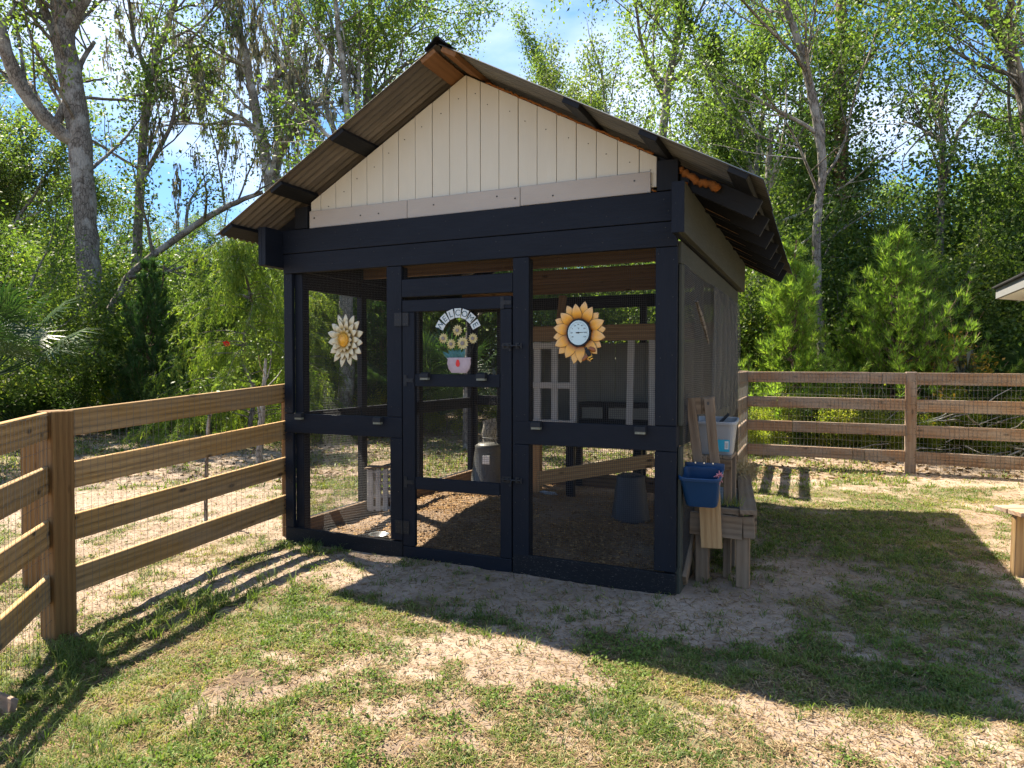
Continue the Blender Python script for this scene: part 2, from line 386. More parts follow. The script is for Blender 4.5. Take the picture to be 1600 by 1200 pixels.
def mat_ground():
    t = NT('sandy_soil'); tc = t.n('ShaderNodeTexCoord'); P = tc.outputs['Object']
    n1 = t.noise(P, 1.1, 6, .6); n2 = t.noise(P, 9, 6, .65); n3 = t.noise(P, 60, 4, .7)
    sand = t.ramp(n1, [(.3, (.195, .143, .106)), (.5, (.285, .218, .165)), (.72, (.38, .302, .232))])
    sand = t.mixc(t.ramp(n2, [(.42, (0, 0, 0)), (.66, (.65, .65, .65))]), sand, (.17, .115, .08))
    sand = t.mixc(t.ramp(n3, [(.55, (0, 0, 0)), (.72, (.55, .55, .55))]), sand, (.12, .085, .055))
    a = t.n('ShaderNodeAttribute', _attribute_name='grass'); gr = t.ramp(n3, [(.3, (.045, .045, .018)), (.55, (.085, .085, .032)), (.8, (.16, .13, .06))])
    m = t.n('ShaderNodeMath', _operation='MULTIPLY'); m.inputs[1].default_value = .8; t.l(a.outputs['Fac'], m.inputs[0])
    col = t.mixc(m.outputs[0], sand, gr)
    b = t.n('ShaderNodeAttribute', _attribute_name='mulch'); mu = t.ramp(n3, [(.3, (.10, .06, .03)), (.7, (.27, .17, .09))]); col = t.mixc(b.outputs['Fac'], col, mu)
    c = t.n('ShaderNodeAttribute', _attribute_name='dark'); col = t.mixc(c.outputs['Fac'], col, (.075, .05, .033))
    h = t.mixc(.5, n2, n3)
    return t.done(t.bsdf(col, .95, 0, .12, bump=h, bstr=.9, bdist=.02))
M_GROUND = mat_ground()
DARKP = [(gp(375, 1070), .20, .16, .9), (gp(620, 1195), .3, .1, .5), (gp(1430, 885), .25, .2, .5), (gp(655, 1195), .2, .1, .6)]
def build_ground():
    def axis(a, b, st, far0, far1):
        mid = np.arange(a, b+1e-6, st); up = [b]; s = st
        while up[-1] < far1: s *= 1.16; up.append(up[-1]+s)
        dn = [a]; s = st
        while dn[-1] > far0: s *= 1.16; dn.append(dn[-1]-s)
        return np.concatenate([np.array(dn[1:])[::-1], mid, np.array(up[1:])])
    X = axis(-5, 5, .036, -260, 260); Y = axis(-3.2, 5, .036, -120, 330)
    gx, gy = np.meshgrid(X, Y); x = gx.ravel(); y = gy.ravel()
    z = gz_np(x, y)
    g = grass_mask(x, y)
    near = np.exp(-(((x)**2+(y)**2)/14**2))
    z += near*((fbm(x, y, .9, 1, 3)-.5)*.05 + (fbm(x, y, 6, 2, 3)-.5)*.022 + (fbm(x, y, 18, 5, 2)-.5)*.012)
    inside = (x > -3.40) & (x < -.02) & (y > .03) & (y < 3.46)
    mound = .16*blob(x, y, -2.2, 1.6, .9, .9)+.10*blob(x, y, -1.5, .8, .5, .4)+.07*blob(x, y, -2.6, .8, .4, .3)
    z = np.where(inside, z*.5+.03+mound+(fbm(x, y, 5, 4, 3)-.5)*.05, z)
    dk = np.zeros_like(x)
    for (c, rx, ry, a) in DARKP:
        bb = a*blob(x, y, c[0], c[1], rx, ry); dk = np.maximum(dk, bb*np.clip(.4+1.2*fbm(x, y, 7, 9, 3), 0, 1)); z += .035*bb
    # tyre-like tread marks pressed in the sand
    c = gp(1270, 910); tr = blob(x, y, c[0], c[1], .13, .5)*(np.sin(y*2*math.pi/.07+2.2*np.sin(x*30)) > 0.1); z -= .008*tr
    n = len(x); nx, ny = len(X), len(Y)
    idx = np.arange(n).reshape(ny, nx); F = np.stack([idx[:-1, :-1], idx[:-1, 1:], idx[1:, 1:], idx[1:, :-1]], -1).reshape(-1, 4)
    me = fastmesh('ground', np.stack([x, y, z], 1), F, [M_GROUND], smooth=True)
    for nm, val in (('grass', g), ('mulch', inside*(np.clip(1.3*fbm(x, y, 2, 6, 3), 0, 1))), ('dark', dk)):
        a = me.attributes.new(nm, 'FLOAT', 'POINT'); a.data.foreach_set('value', val.astype(np.float32))
    o = link('ground', me); o['kind'] = 'structure'
    return X, Y, z.reshape(ny, nx)
GX, GY, GZ = build_ground()
def ground_z(x, y):
    i = np.clip(np.searchsorted(GX, x)-1, 0, len(GX)-2); j = np.clip(np.searchsorted(GY, y)-1, 0, len(GY)-2)
    fx = (x-GX[i])/(GX[i+1]-GX[i]); fy = (y-GY[j])/(GY[j+1]-GY[j])
    return (GZ[j, i]*(1-fx)+GZ[j, i+1]*fx)*(1-fy) + (GZ[j+1, i]*(1-fx)+GZ[j+1, i+1]*fx)*fy
def gzs(x, y): return float(ground_z(np.array([x]), np.array([y]))[0])
NR = np.random.RandomState(11)
def scatter_cam(n, dmin, dmax, pw=1.0, margin=1.12):
    """points over the ground in front of the camera, denser near it"""
    u = NR.rand(n); d = dmin*(dmax/dmin)**(u**pw); s = (NR.rand(n)*2-1)*.748*margin
    fx, fy = math.sin(YAW), math.cos(YAW); rx, ry = math.cos(YAW), -math.sin(YAW)
    return CAM.x+fx*d+rx*s*d, CAM.y+fy*d+ry*s*d, d
def blades(x, y, h, w, lean, col, name, mat):
    n = len(x); z = ground_z(x, y)-.003; a = NR.rand(n)*2*math.pi; b = a+math.pi/2+NR.randn(n)*.5
    P = np.stack([x, y, z], 1); D = np.stack([np.cos(a), np.sin(a), np.zeros(n)], 1); Wd = np.stack([np.cos(b), np.sin(b), np.zeros(n)], 1)
    U = np.array([0, 0, 1.]); hh = h[:, None]; ww = w[:, None]; ll = lean[:, None]
    v0 = P-Wd*ww*.5; v1 = P+Wd*ww*.5; m = P+U*hh*.6+D*hh*ll*.35; v2 = m+Wd*ww*.4; v3 = m-Wd*ww*.4; v4 = P+U*hh*(1-.25*ll)+D*hh*ll
    V = np.stack([v0, v1, v2, v3, v4], 1).reshape(-1, 3); i = np.arange(n)[:, None]*5
    F = np.concatenate([np.stack([i[:, 0], i[:, 0]+1, i[:, 0]+2], 1), np.stack([i[:, 0], i[:, 0]+2, i[:, 0]+3], 1), np.stack([i[:, 0]+3, i[:, 0]+2, i[:, 0]+4], 1)], 0)
    return link(name, fastmesh(name, V, F, [mat], attr=np.tile(col, 3)))
def build_grass():
    # lawn
    x, y, d = scatter_cam(680000, 2.2, 9.5, 1.05); cl = fbm(x, y, 11, 21, 3)
    g = grass_mask(x, y)*np.clip(cl*4.2-1.45, .03, 1); k = NR.rand(len(x)) < g*.95+.014; k &= ~((x > -3.5) & (x < .1) & (y > -.06) & (y < 3.55))
    x, y, d = x[k], y[k], d[k]; n = len(x)
    lush = fbm(x, y, 1.0, 33, 3); h = (.009+.022*NR.rand(n)**1.5)*(0.6+1.0*lush)*(1+.06*d); w = (.0022+.0028*NR.rand(n))*(1+.11*d)
    dry = fbm(x, y, 2.1, 41, 3); col = np.clip(.66*NR.rand(n)+1.1*(dry-.3), 0, 1)
    o = blades(x, y, h, w, .4+1.1*NR.rand(n), col, 'grass', M_GRASS); tag(o, 'short patchy lawn grass in front of and beside the black run', 'grass', kind='stuff')
    # far grass
    x, y, d = scatter_cam(150000, 8.5, 26, 1.0); g = grass_mask(x, y); k = NR.rand(len(x)) < g*.8; x, y, d = x[k], y[k], d[k]; n = len(x)
    k = ~((x > -3.5) & (x < .1) & (y > -.06) & (y < 3.55)); x, y, d = x[k], y[k], d[k]; n = len(x)
    o = blades(x, y, .03+.06*NR.rand(n)**2, .008+.014*NR.rand(n), .3+NR.rand(n), np.clip(.35+.6*NR.rand(n), 0, 1), 'distant_grass', M_GRASS)
    tag(o, 'sunlit rough grass beyond the fences towards the woods', 'grass', kind='stuff')
    # longer tufts: at fence feet and here and there
    cx, cy, cs = [], [], []
    spots = [(gp(300, 950), .25, 26, .14), (gp(370, 930), .3, 20, .13), (gp(130, 1010), .22, 30, .13), (gp(60, 1060), .2, 16, .12), (gp(470, 865), .3, 26, .09), (gp(620, 905), .5, 14, .06),
             (gp(760, 990), .5, 26, .06), (gp(880, 985), .4, 16, .06), (gp(1180, 860), .25, 26, .09), (gp(1150, 905), .2, 10, .08), (gp(1000, 930), .5, 12, .05), (gp(430, 1110), .3, 16, .07),
             (gp(250, 1170), .5, 50, .09), (gp(120, 1180), .4, 30, .09), (gp(1240, 1040), .9, 40, .06), (gp(1400, 1080), .9, 40, .06), (gp(1500, 900), .6, 16, .05), (gp(520, 950), .4, 12, .05), (gp(1090, 900), .2, 10, .07)]
    for (c, r, n, hh) in spots:
        for i in range(n):
            m = rnd.randint(9, 18); ax = c[0]+rnd.gauss(0, r*.6); ay = c[1]+rnd.gauss(0, r*.6)
            for _ in range(m): cx.append(ax+rnd.gauss(0, .015)); cy.append(ay+rnd.gauss(0, .015)); cs.append(hh*rnd.uniform(.5, 1.1))
    x = np.array(cx); y = np.array(cy); h = np.array(cs); k = ~((x > -3.5) & (x < .05) & (y > -.06) & (y < 3.55)); x, y, h = x[k], y[k], h[k]; n = len(x)
    o = blades(x, y, h, .003+.003*NR.rand(n), .5+.8*NR.rand(n), .2+.6*NR.rand(n), 'grass_tuft', M_GRASS); tag(o, 'longer grass tufts at the foot of the fence and run', 'grass', kind='stuff')
    # dead straw lying flat
    x, y, d = scatter_cam(190000, 2.2, 11, 1.05); k = (NR.rand(len(x)) < .30+.75*np.clip(grass_mask(x, y)*1.3, 0, 1)*(fbm(x, y, 3, 51, 3) > .42)) & ~((x > -3.5) & (x < .1) & (y > -.06) & (y < 3.55)); x, y, d = x[k], y[k], d[k]; n = len(x)
    flat('straw', x, y, (.015+.04*NR.rand(n))*(1+.04*d), (.0016+.0014*NR.rand(n))*(1+.12*d), NR.rand(n), M_STRAW, 'dead straw and clippings lying on the soil', 'straw', .012)
    x, y, d = scatter_cam(26000, 2.2, 9, 1.05); k = ~((x > -3.5) & (x < .1) & (y > -.06) & (y < 3.55)); x, y, d = x[k], y[k], d[k]; n = len(x)
    flat('soil_crumbs', x, y, .004+.016*NR.rand(n)**2, .003+.007*NR.rand(n)**2, NR.rand(n), M_LITTER, 'small dark crumbs and leaf bits scattered over the bare sand', 'debris', .008)
    # broadleaf weeds
    x, y, d = scatter_cam(15000, 2.2, 9, 1.0); k = (NR.rand(len(x)) < grass_mask(x, y)*(fbm(x, y, 1.7, 61, 2) > .48)) & ~((x > -3.5) & (x < .1) & (y > -.06) & (y < 3.55)); x, y = x[k], y[k]
    P = []; 
    for r in range(7):
        P.append(np.stack([x+NR.randn(len(x))*.018, y+NR.randn(len(x))*.018, np.zeros(len(x))], 1))
    P = np.concatenate(P); P[:, 2] = ground_z(P[:, 0], P[:, 1])+.008+.025*NR.rand(len(P))
    o = link('weeds', leaves(P, .019, .6, NR, M_WEED, up=1.2)); tag(o, 'small broadleaf weeds growing among the lawn grass', 'weeds', kind='stuff')
    # wood chips and leaf litter
    n = 42000; x = -3.38+3.34*NR.rand(n); y = .03+3.42*NR.rand(n); k = NR.rand(n) < np.clip(fbm(x, y, 2, 6, 3)*1.9-.25, .15, 1)*np.clip(1.6-.45*y, .3, 1); x, y = x[k], y[k]; n = len(x)
    flat('wood_chips', x, y, .010+.022*NR.rand(n), .005+.007*NR.rand(n), NR.rand(n), M_CHIP, 'tan wood chip bedding spread over the floor of the run', 'wood chips', .016)
    n = 26000; d = 9+16*NR.rand(n); s = (NR.rand(n)*2-1)*.9; x = CAM.x+math.sin(YAW)*d+math.cos(YAW)*s*d; y = CAM.y+math.cos(YAW)*d-math.sin(YAW)*s*d
    k = ~((x > -3.6) & (x < .2) & (y > -.06) & (y < 3.55)); x, y = x[k], y[k]; n = len(x)
    flat('leaf_litter', x, y, .03+.05*NR.rand(n), .02+.03*NR.rand(n), NR.rand(n), M_LITTER, 'brown fallen leaves scattered beyond the fences', 'leaf litter', .02)
def flat(name, x, y, L, w, col, mat, label, cat, lift):
    n = len(x); a = NR.rand(n)*2*math.pi; t = NR.randn(n)*.25
    z = ground_z(x, y)+lift*NR.rand(n); P = np.stack([x, y, z], 1); D = np.stack([np.cos(a), np.sin(a), t], 1)*L[:, None]*.5
    Wd = np.stack([-np.sin(a), np.cos(a), NR.randn(n)*.4], 1)*w[:, None]*.5
    V = np.stack([P-D-Wd, P+D-Wd, P+D+Wd, P-D+Wd], 1).reshape(-1, 3); F = np.arange(n*4).reshape(n, 4)
    o = link(name, fastmesh(name, V, F, [mat], attr=col)); tag(o, label, cat, kind='stuff'); return o

# ------------------------------------------------------------------ foliage
def unit(v): return v/np.maximum(np.linalg.norm(v, axis=1, keepdims=True), 1e-9)
def leaves(P, size, asp, R, mat, up=.5, droop=0, clump=None, dirs=None, spread=1.0, sv=.5):
    """one kite-shaped leaf per point"""
    n = len(P); a = R.randn(n, 3); a[:, 2] -= droop
    if dirs is not None: a = dirs*2.2+a*spread
    a = unit(a); nn = R.randn(n, 3); nn[:, 2] += up*2; b = unit(np.cross(nn, a)); c = np.cross(a, b)
    s = (size*(1-sv/2+sv*R.rand(n)))[:, None]; w = s*asp*.5
    v0 = P; v1 = P+a*s*.45+b*w+c*s*.06; v2 = P+a*s; v3 = P+a*s*.45-b*w+c*s*.06
    V = np.stack([v0, v1, v2, v3], 1).reshape(-1, 3); F = np.arange(n*4).reshape(n, 4)
    col = R.rand(n)*.6 + (clump if clump is not None else R.rand(n))*.4
    return fastmesh('leaves', V, F, [mat], attr=np.clip(col, 0, 1))
def rvec(r): 
    v = Vector((r.gauss(0, 1), r.gauss(0, 1), r.gauss(0, 1))); return v.normalized()
def grow(r, p, d, L, rad_, lvl, maxl, br, tips, o):
    nseg = max(3, int(4+L*.6)); pts = [p.copy()]; rs = [rad_]; d = d.normalized(); end = rad_*(.55 if lvl < maxl else .15)
    for i in range(nseg):
        d = (d + rvec(r)*o['jit'] + Vector((0, 0, o['trop']))*(1 if lvl else .6)).normalized(); p = p + d*L/nseg
        pts.append(p.copy()); rs.append(rad_+(end-rad_)*(i+1)/nseg)
    br.append((pts, rs))
    if lvl >= maxl: tips.append(pts); return
    if lvl == maxl-1: tips.append(pts[len(pts)//2:])
    k = o['kids'][min(lvl, len(o['kids'])-1)]
    for j in range(k):
        t = o['start'][min(lvl, len(o['start'])-1)] + (1-o['start'][min(lvl, len(o['start'])-1)])*(j+r.random()*.8)/k; i = min(nseg-1, int(t*nseg)); q = pts[i].lerp(pts[i+1], t*nseg-i)
        ax = (pts[i+1]-pts[i]).normalized(); side = (rvec(r)); side = (side-ax*side.dot(ax)).normalized()
        ang = rad(r.uniform(*o['ang'])); dd = ax*math.cos(ang)+side*math.sin(ang)
        grow(r, q, dd, L*r.uniform(*o['len'])*(1.25-t*.5 if lvl == 0 else 1), rs[i]*r.uniform(.4, .6), lvl+1, maxl, br, tips, o)
    grow(r, pts[-1], d, L*.55, rs[-1], lvl+1, maxl, br, tips, o)
def branches_mesh(br, name, mat, nmin=.012):
    mb = MB()
    for pts, rs in br:
        if max(rs) < nmin: continue
        n = 10 if rs[0] > .12 else (6 if rs[0] > .04 else 3); mb.tube(pts, [max(x, .004) for x in rs], n, caps=False)
    me = mb.mesh(name, [mat], smooth=True); return me
def leaf_points(tips, N, sig, R, trim=None):
    segs = []; 
    for t in tips:
        for a, b in zip(t[:-1], t[1:]): segs.append((a, b))
    A = np.array([list(s[0]) for s in segs]); B = np.array([list(s[1]) for s in segs]); ln = np.linalg.norm(B-A, axis=1)
    # each segment gets its own leafiness: gaps and thick clumps
    wgt = ln*(.04+R.rand(len(segs))**2.6*2.2); i = R.choice(len(segs), N, p=wgt/wgt.sum())
    P = A[i]+(B[i]-A[i])*R.rand(N)[:, None]+R.randn(N, 3)*sig
    cl = R.rand(len(segs))[i]; D = unit(B[i]-A[i]); return P, cl, D
TREES = {}
def proto(key, seed, h, maxl, N, size, opts, trunk_r, mat_l, mat_b, sig=.2, d0=(0, 0, 1), asp=.5, droop=.2, L0=None, up=.5):
    r = random.Random(seed); R = np.random.RandomState(seed); br = []; tips = []
    grow(r, Vector((0, 0, -.1)), Vector(d0), L0 or h*.5, trunk_r, 0, maxl, br, tips, opts)
    top = max(p.z for t in tips for p in t); k = h/top
    br = [([p*k for p in pts], [x*k**.5 for x in rs]) for pts, rs in br]; tips = [[p*k for p in t] for t in tips]
    P, cl, D = leaf_points(tips, N, sig, R)
    keep = P[:, 2] > .05; P, cl, D = P[keep], cl[keep], D[keep]
    TREES[key] = (branches_mesh(br, 'trunk', mat_b), leaves(P, size, asp, R, mat_l, droop=droop, clump=cl, dirs=D*.35, up=up))
def place(key, px, dep, label, cat='tree', name='tree', sc=1.0, rz=None, group=None, z=None, szz=None):
    g = gnd(px, dep) if not isinstance(px, Vector) else px
    o = link(name, None, M=Matrix.Translation((g.x, g.y, g.z-.03 if z is None else z)) @ Matrix.Rotation(rz if rz is not None else rnd.uniform(0, 6.28), 4, 'Z') @ Matrix.Diagonal((sc, sc, sc*(szz or 1), 1)))
    o['label'] = label; o['category'] = cat
    if group: o['group'] = group
    tr, lf = TREES[key]
    if tr is not None: link('trunk' if cat == 'tree' else 'stem', tr, None, o, WM[o.name])
    if lf is not None: link('crown' if cat == 'tree' else 'foliage', lf, None, o, WM[o.name])
    return o
OAK = dict(jit=.16, trop=.05, kids=[5, 4, 3, 3], start=[.45, .3, .25, .2], ang=(28, 62), len=(.5, .72))
TALL = dict(jit=.09, trop=.06, kids=[9, 4, 3, 3], start=[.28, .25, .2], ang=(35, 75), len=(.26, .42))
AIRY = dict(jit=.2, trop=.07, kids=[5, 4, 3], start=[.4, .3, .2], ang=(20, 50), len=(.5, .75))
BUSH = dict(jit=.2, trop=.03, kids=[7, 4, 3], start=[.05, .15, .1], ang=(30, 80), len=(.5, .85))
def build_protos():
    proto('oakA', 1, 14.5, 3, 36000, .115, OAK, .22, M_OAKL, M_BARK, sig=.2)
    proto('oakB', 5, 13, 3, 34000, .115, OAK, .2, M_OAK2, M_BARKP, sig=.2)
    proto('tallA', 9, 15, 3, 36000, .11, TALL, .2, M_OAKL, M_BARK, sig=.19, L0=10)
    proto('tallB', 14, 14, 3, 32000, .11, TALL, .17, M_DARKL, M_BARKP, sig=.2, L0=9)
    proto('airy', 22, 13, 3, 20000, .105, AIRY, .16, M_OAK2, M_BARKP, sig=.17)
    proto('bushA', 31, 5.5, 3, 20000, .085, BUSH, .07, M_MIXL, M_BARK, sig=.17, L0=2.6)
    proto('bushB', 35, 5, 3, 18000, .085, BUSH, .06, M_OAKL, M_BARKP, sig=.17, L0=2.4)
    proto('shrubY', 41, 1.5, 2, 6500, .05, BUSH, .02, M_YELL, M_BARK, sig=.09, L0=.8)
    proto('shrubG', 43, 1.8, 2, 7000, .055, BUSH, .02, M_DARKL, M_BARK, sig=.1, L0=.9)
    proto('orange', 47, 1.6, 2, 2600, .06, BUSH, .02, M_ORANGEL, M_BARK, sig=.08, L0=.9)
    proto('sapling', 51, 2.2, 2, 500, .055, AIRY, .02, M_OAKL, M_BARKP, sig=.08, L0=1.5)
def needles(br, N, ln, R, mat, sig=.0, outer=.35):
    A, B = [], []
    for pts in br:
        k0 = int(len(pts)*outer)
        for a, b in zip(pts[k0:-1], pts[k0+1:]): A.append(list(a)); B.append(list(b))
    A = np.array(A); B = np.array(B); l = np.linalg.norm(B-A, axis=1)+.02; i = R.choice(len(A), N, p=l/l.sum())
    tt = R.rand(len(A), 2)[i, R.randint(0, 2, N)]; P = A[i]+(B[i]-A[i])*tt[:, None]+R.randn(N, 3)*(sig+.004); D = unit(B[i]-A[i]); rv = unit(R.randn(N, 3)); D2 = unit(D*1.0+rv*.8+np.array([0, 0, .15]))
    wd = unit(np.cross(D2, R.randn(N, 3))); L = (ln*(.6+.6*R.rand(N)))[:, None]; w = .0075
    V = np.stack([P-wd*w, P+wd*w, P+D2*L], 1).reshape(-1, 3); F = np.arange(N*3).reshape(N, 3)
    return fastmesh('needles', V, F, [mat], attr=np.clip(R.rand(N)*.6+R.rand(len(A))[i]*.4, 0, 1))
def young_pine(key, seed, h, N, mat, fat=.34):
    r = random.Random(seed); R = np.random.RandomState(seed); br = []; twigs = []
    stem = [Vector((r.gauss(0, .02)*i, r.gauss(0, .02)*i, h*i/8)) for i in range(9)]; br.append((stem, [.045*(1-i/9)+.006 for i in range(9)])); twigs.append(stem[5:])
    z = .15
    while z < h*.95:
        n = r.randint(5, 8); L0 = (h-z)*fat*r.uniform(.75, 1.2)+.18
        for j in range(n):
            a = 2*math.pi*(j+r.random()*.7)/n; d = Vector((math.cos(a), math.sin(a), r.uniform(.25, .7))).normalized(); p = Vector((0, 0, z)); pts = [p.copy()]
            L = L0*r.uniform(.55, 1.15)
            for s in range(5): d = (d+Vector((0, 0, .17))+rvec(r)*.08).normalized(); p = p+d*L/5; pts.append(p.copy())
            br.append((pts, [.012*(1-s/6) for s in range(6)])); twigs.append(pts)
            for s in range(2, 5):
                for _ in range(2):
                    d2 = (d+rvec(r)*.7+Vector((0, 0, .35))).normalized(); q = pts[s]; tp = [q, q+d2*L*.16, q+d2*L*.3+Vector((0, 0, L*.05))]; twigs.append(tp); br.append((tp, [.005, .004, .003]))
        z += r.uniform(.16, .3)
    TREES[key] = (branches_mesh(br, 'trunk', M_BARKR, .003), needles(twigs, N, .15, R, mat, outer=.25))
def cypress(key, seed, h, N):
    r = random.Random(seed); R = np.random.RandomState(seed); br = []; fr = []
    stem = [Vector((r.gauss(0, .03)*i, r.gauss(0, .03)*i, h*i/8)) for i in range(9)]; br.append((stem, [.05*(1-i/9)+.006 for i in range(9)]))
    for k in range(84):
        z = h*(.12+.86*r.random()); a = r.random()*6.28; L = (h-z)*.36+.7*r.uniform(.6, 1.2); d = Vector((math.cos(a), math.sin(a), .45)); p = Vector((0, 0, z)); pts = [p.copy()]
        for s in range(6): d = (d+Vector((0, 0, -.19))+rvec(r)*.07).normalized(); p = p+d*L/6; pts.append(p.copy())
        br.append((pts, [.014*(1-s/7) for s in range(7)]))
        for s in range(1, 6):
            for _ in range(4):
                d2 = (d*.6+rvec(r)*.8+Vector((0, 0, -.5))).normalized(); q = pts[s].lerp(pts[s+1], r.random()); fr.append([q, q+d2*.14, q+d2*.24+Vector((0, 0, -.07)), q+d2*.3+Vector((0, 0, -.16))])
    A = []; B = []
    for t in fr:
        for a_, b_ in zip(t[:-1], t[1:]): A.append(list(a_)); B.append(list(b_))
    A = np.array(A); B = np.array(B); i = R.randint(0, len(A), N); P = A[i]+(B[i]-A[i])*R.rand(N)[:, None]+R.randn(N, 3)*.012; D = unit(B[i]-A[i])
    TREES[key] = (branches_mesh(br, 'trunk', M_BARK, .003), leaves(P, .07, .16, R, M_CYP, dirs=D*.8, clump=R.rand(len(A))[i], spread=.8, droop=.3))
def palm(key, seed, nf, ln, mat=None):
    r = random.Random(seed); V = []; F = []; col = []; mb = MB()
    for k in range(nf):
        a = r.random()*6.28; el = r.uniform(.35, 1.35); d = Vector((math.cos(a)*math.cos(el), math.sin(a)*math.cos(el), math.sin(el))); st = ln*r.uniform(.5, 1.0); p = d*st
        mb.tube([Vector((0, 0, 0)), d*st*.5+Vector((0, 0, -.02)), p], [.012, .009, .006], 4)
        side = d.cross(Vector((0, 0, 1))).normalized(); upv = side.cross(d)
        for j in range(26):
            t = -1.9+3.8*j/25; dd = (d*math.cos(t)+side*math.sin(t)).normalized(); L = ln*.62*r.uniform(.85, 1.1)*(1-.12*abs(t)); w = .017
            n2 = upv; ww = dd.cross(n2).normalized()*w; tip = p+dd*L+Vector((0, 0, -.18*L*r.uniform(.6, 1.6))); mid = p+dd*L*.5+n2*.02
            i = len(V); V += [tuple(p), tuple(mid+ww), tuple(tip), tuple(mid-ww)]; F.append((i, i+1, i+2, i+3)); col.append(r.random())
    TREES[key] = (mb.mesh('stem', [M_PALM]), fastmesh('fronds', np.array(V), np.array(F), [mat or M_PALM], attr=np.array(col)))
def vine_column(pts, rs, N, R, size=.11, spread=.35):
    P = np.array([list(p) for p in pts]); t = R.rand(N)*(len(P)-1); i = np.minimum(t.astype(int), len(P)-2); q = P[i]+(P[i+1]-P[i])*(t-i)[:, None]
    q += R.randn(N, 3)*np.array([spread, spread, .15])*(0.4+1.2*fbm(q[:, 2], q[:, 0]*0+q[:, 2]*.3, .7, 5, 2))[:, None]
    return q
def pixel_tree(name, label, dep, branch, seed, N, size, mat_l, mat_b, sub=None, bl=(1.2, 2.8), sig=.16, vines=0, vine_idx=0, moss=0, maxl=2, vine_top=1.0, vspread=.3):
    """trunk and main limbs follow the photo's outline at the tree's real distance; finer limbs are grown"""
    r = random.Random(seed); R = np.random.RandomState(seed); o = sub or dict(AIRY)
    base = gnd(branch[0][0][0], dep); T = thing(name, label, 'tree', base)
    br = []; tips = []
    for bi, b in enumerate(branch):
        dj = 0 if bi == 0 else r.uniform(-1, 1)
        pts = []; rs = []
        for k, (px, py, wpx) in enumerate(b):
            q = at(px, py, dep); q = q+FW*(dj*k*.45)
            if bi == 0 and k == 0: q.z = base.z-.2
            pts.append(q); rs.append(wpx*dep/FPX/2)
        # resample smoothly (Catmull-Rom)
        P2, R2 = [], []
        for k in range(len(pts)-1):
            p0 = pts[max(k-1, 0)]; p1 = pts[k]; p2 = pts[k+1]; p3 = pts[min(k+2, len(pts)-1)]
            for s in range(4):
                t = s/4; P2.append(.5*((2*p1)+(p2-p0)*t+(2*p0-5*p1+4*p2-p3)*t*t+(-p0+3*p1-3*p2+p3)*t**3)+rvec(r)*rs[k]*.12); R2.append((rs[k]+(rs[k+1]-rs[k])*t)*r.uniform(.94, 1.06))
        P2.append(pts[-1]); R2.append(rs[-1]); br.append((P2, R2))
        n0 = int(len(P2)*(.45 if bi == 0 else .2))
        nk = 9 if bi == 0 else 8
        for j in range(nk):
            i = min(len(P2)-2, n0+int((len(P2)-n0)*(j+r.random())/nk)); ax = (P2[i+1]-P2[i]).normalized(); sd_ = rvec(r); sd_ = (sd_-ax*sd_.dot(ax)).normalized(); a = rad(r.uniform(30, 70))
            grow(r, P2[i], ax*math.cos(a)+sd_*math.sin(a), r.uniform(*bl), min(R2[i]*.5, .05), 1, 1+maxl, br, tips, o)
    me = branches_mesh(br, 'trunk', mat_b); me.transform(WM[T.name].inverted()); link('trunk', me, None, T, WM[T.name])
    if N:
        P, cl, D = leaf_points(tips, N, sig, R); lf = leaves(P, size, .5, R, mat_l, droop=.2, clump=cl, dirs=D*.35); lf.transform(WM[T.name].inverted()); link('crown', lf, None, T, WM[T.name])
    if vines:
        P2, _ = br[vine_idx]; P2 = P2[:max(3, int(len(P2)*vine_top))]; q = vine_column(P2, None, vines, R, spread=vspread); q[:, 2] = np.maximum(q[:, 2], .1); lf = leaves(q, .11, .75, R, M_DARKL, droop=.6); lf.transform(WM[T.name].inverted()); o2 = link('vines', lf, None, T, WM[T.name]); o2['kind'] = 'stuff'
    if moss:
        m = moss_mesh([b_[0] for b_ in br], moss, R); m.transform(WM[T.name].inverted()); o3 = link('hanging_moss', m, None, T, WM[T.name]); o3['kind'] = 'stuff'
    return T
def moss_mesh(paths, n, R, lmin=.4, lmax=2.5):
    A = []
    for p in paths:
        for a, b in zip(p[:-1], p[1:]):
            if (b-a).length > 1e-4: A.append((list(a), list(b)))
    A = np.array(A); ln = np.linalg.norm(A[:, 1]-A[:, 0], axis=1); i = R.choice(len(A), n, p=ln/ln.sum()); t = R.rand(n)[:, None]; root = A[i, 0]+(A[i, 1]-A[i, 0])*t
    V = []; 
    Ls = lmin+(lmax-lmin)*R.rand(n)**2.0; K = 40
    # each beard is a bundle of thin hanging ribbons
    rep = np.repeat(np.arange(n), K); N = len(rep); P = root[rep]+R.randn(N, 3)*np.array([.06, .06, .03]); f = R.rand(N)**.8; P[:, 2] -= Ls[rep]*f*.9
    P[:, :2] += R.randn(N, 2)*.03*(1-f)[:, None]; L = (.12+.3*R.rand(N))*(1.2-.5*f); a = R.rand(N)*6.28; W_ = np.stack([np.cos(a), np.sin(a), np.zeros(N)], 1)*(.014+.022*R.rand(N)[:, None]); d = R.randn(N, 3)*.14; d[:, 2] = -1
    V = np.stack([P-W_, P+W_, P+d*L[:, None]], 1).reshape(-1, 3)
    return fastmesh('moss', V, np.arange(N*3).reshape(N, 3), [M_MOSS], attr=R.rand(N))
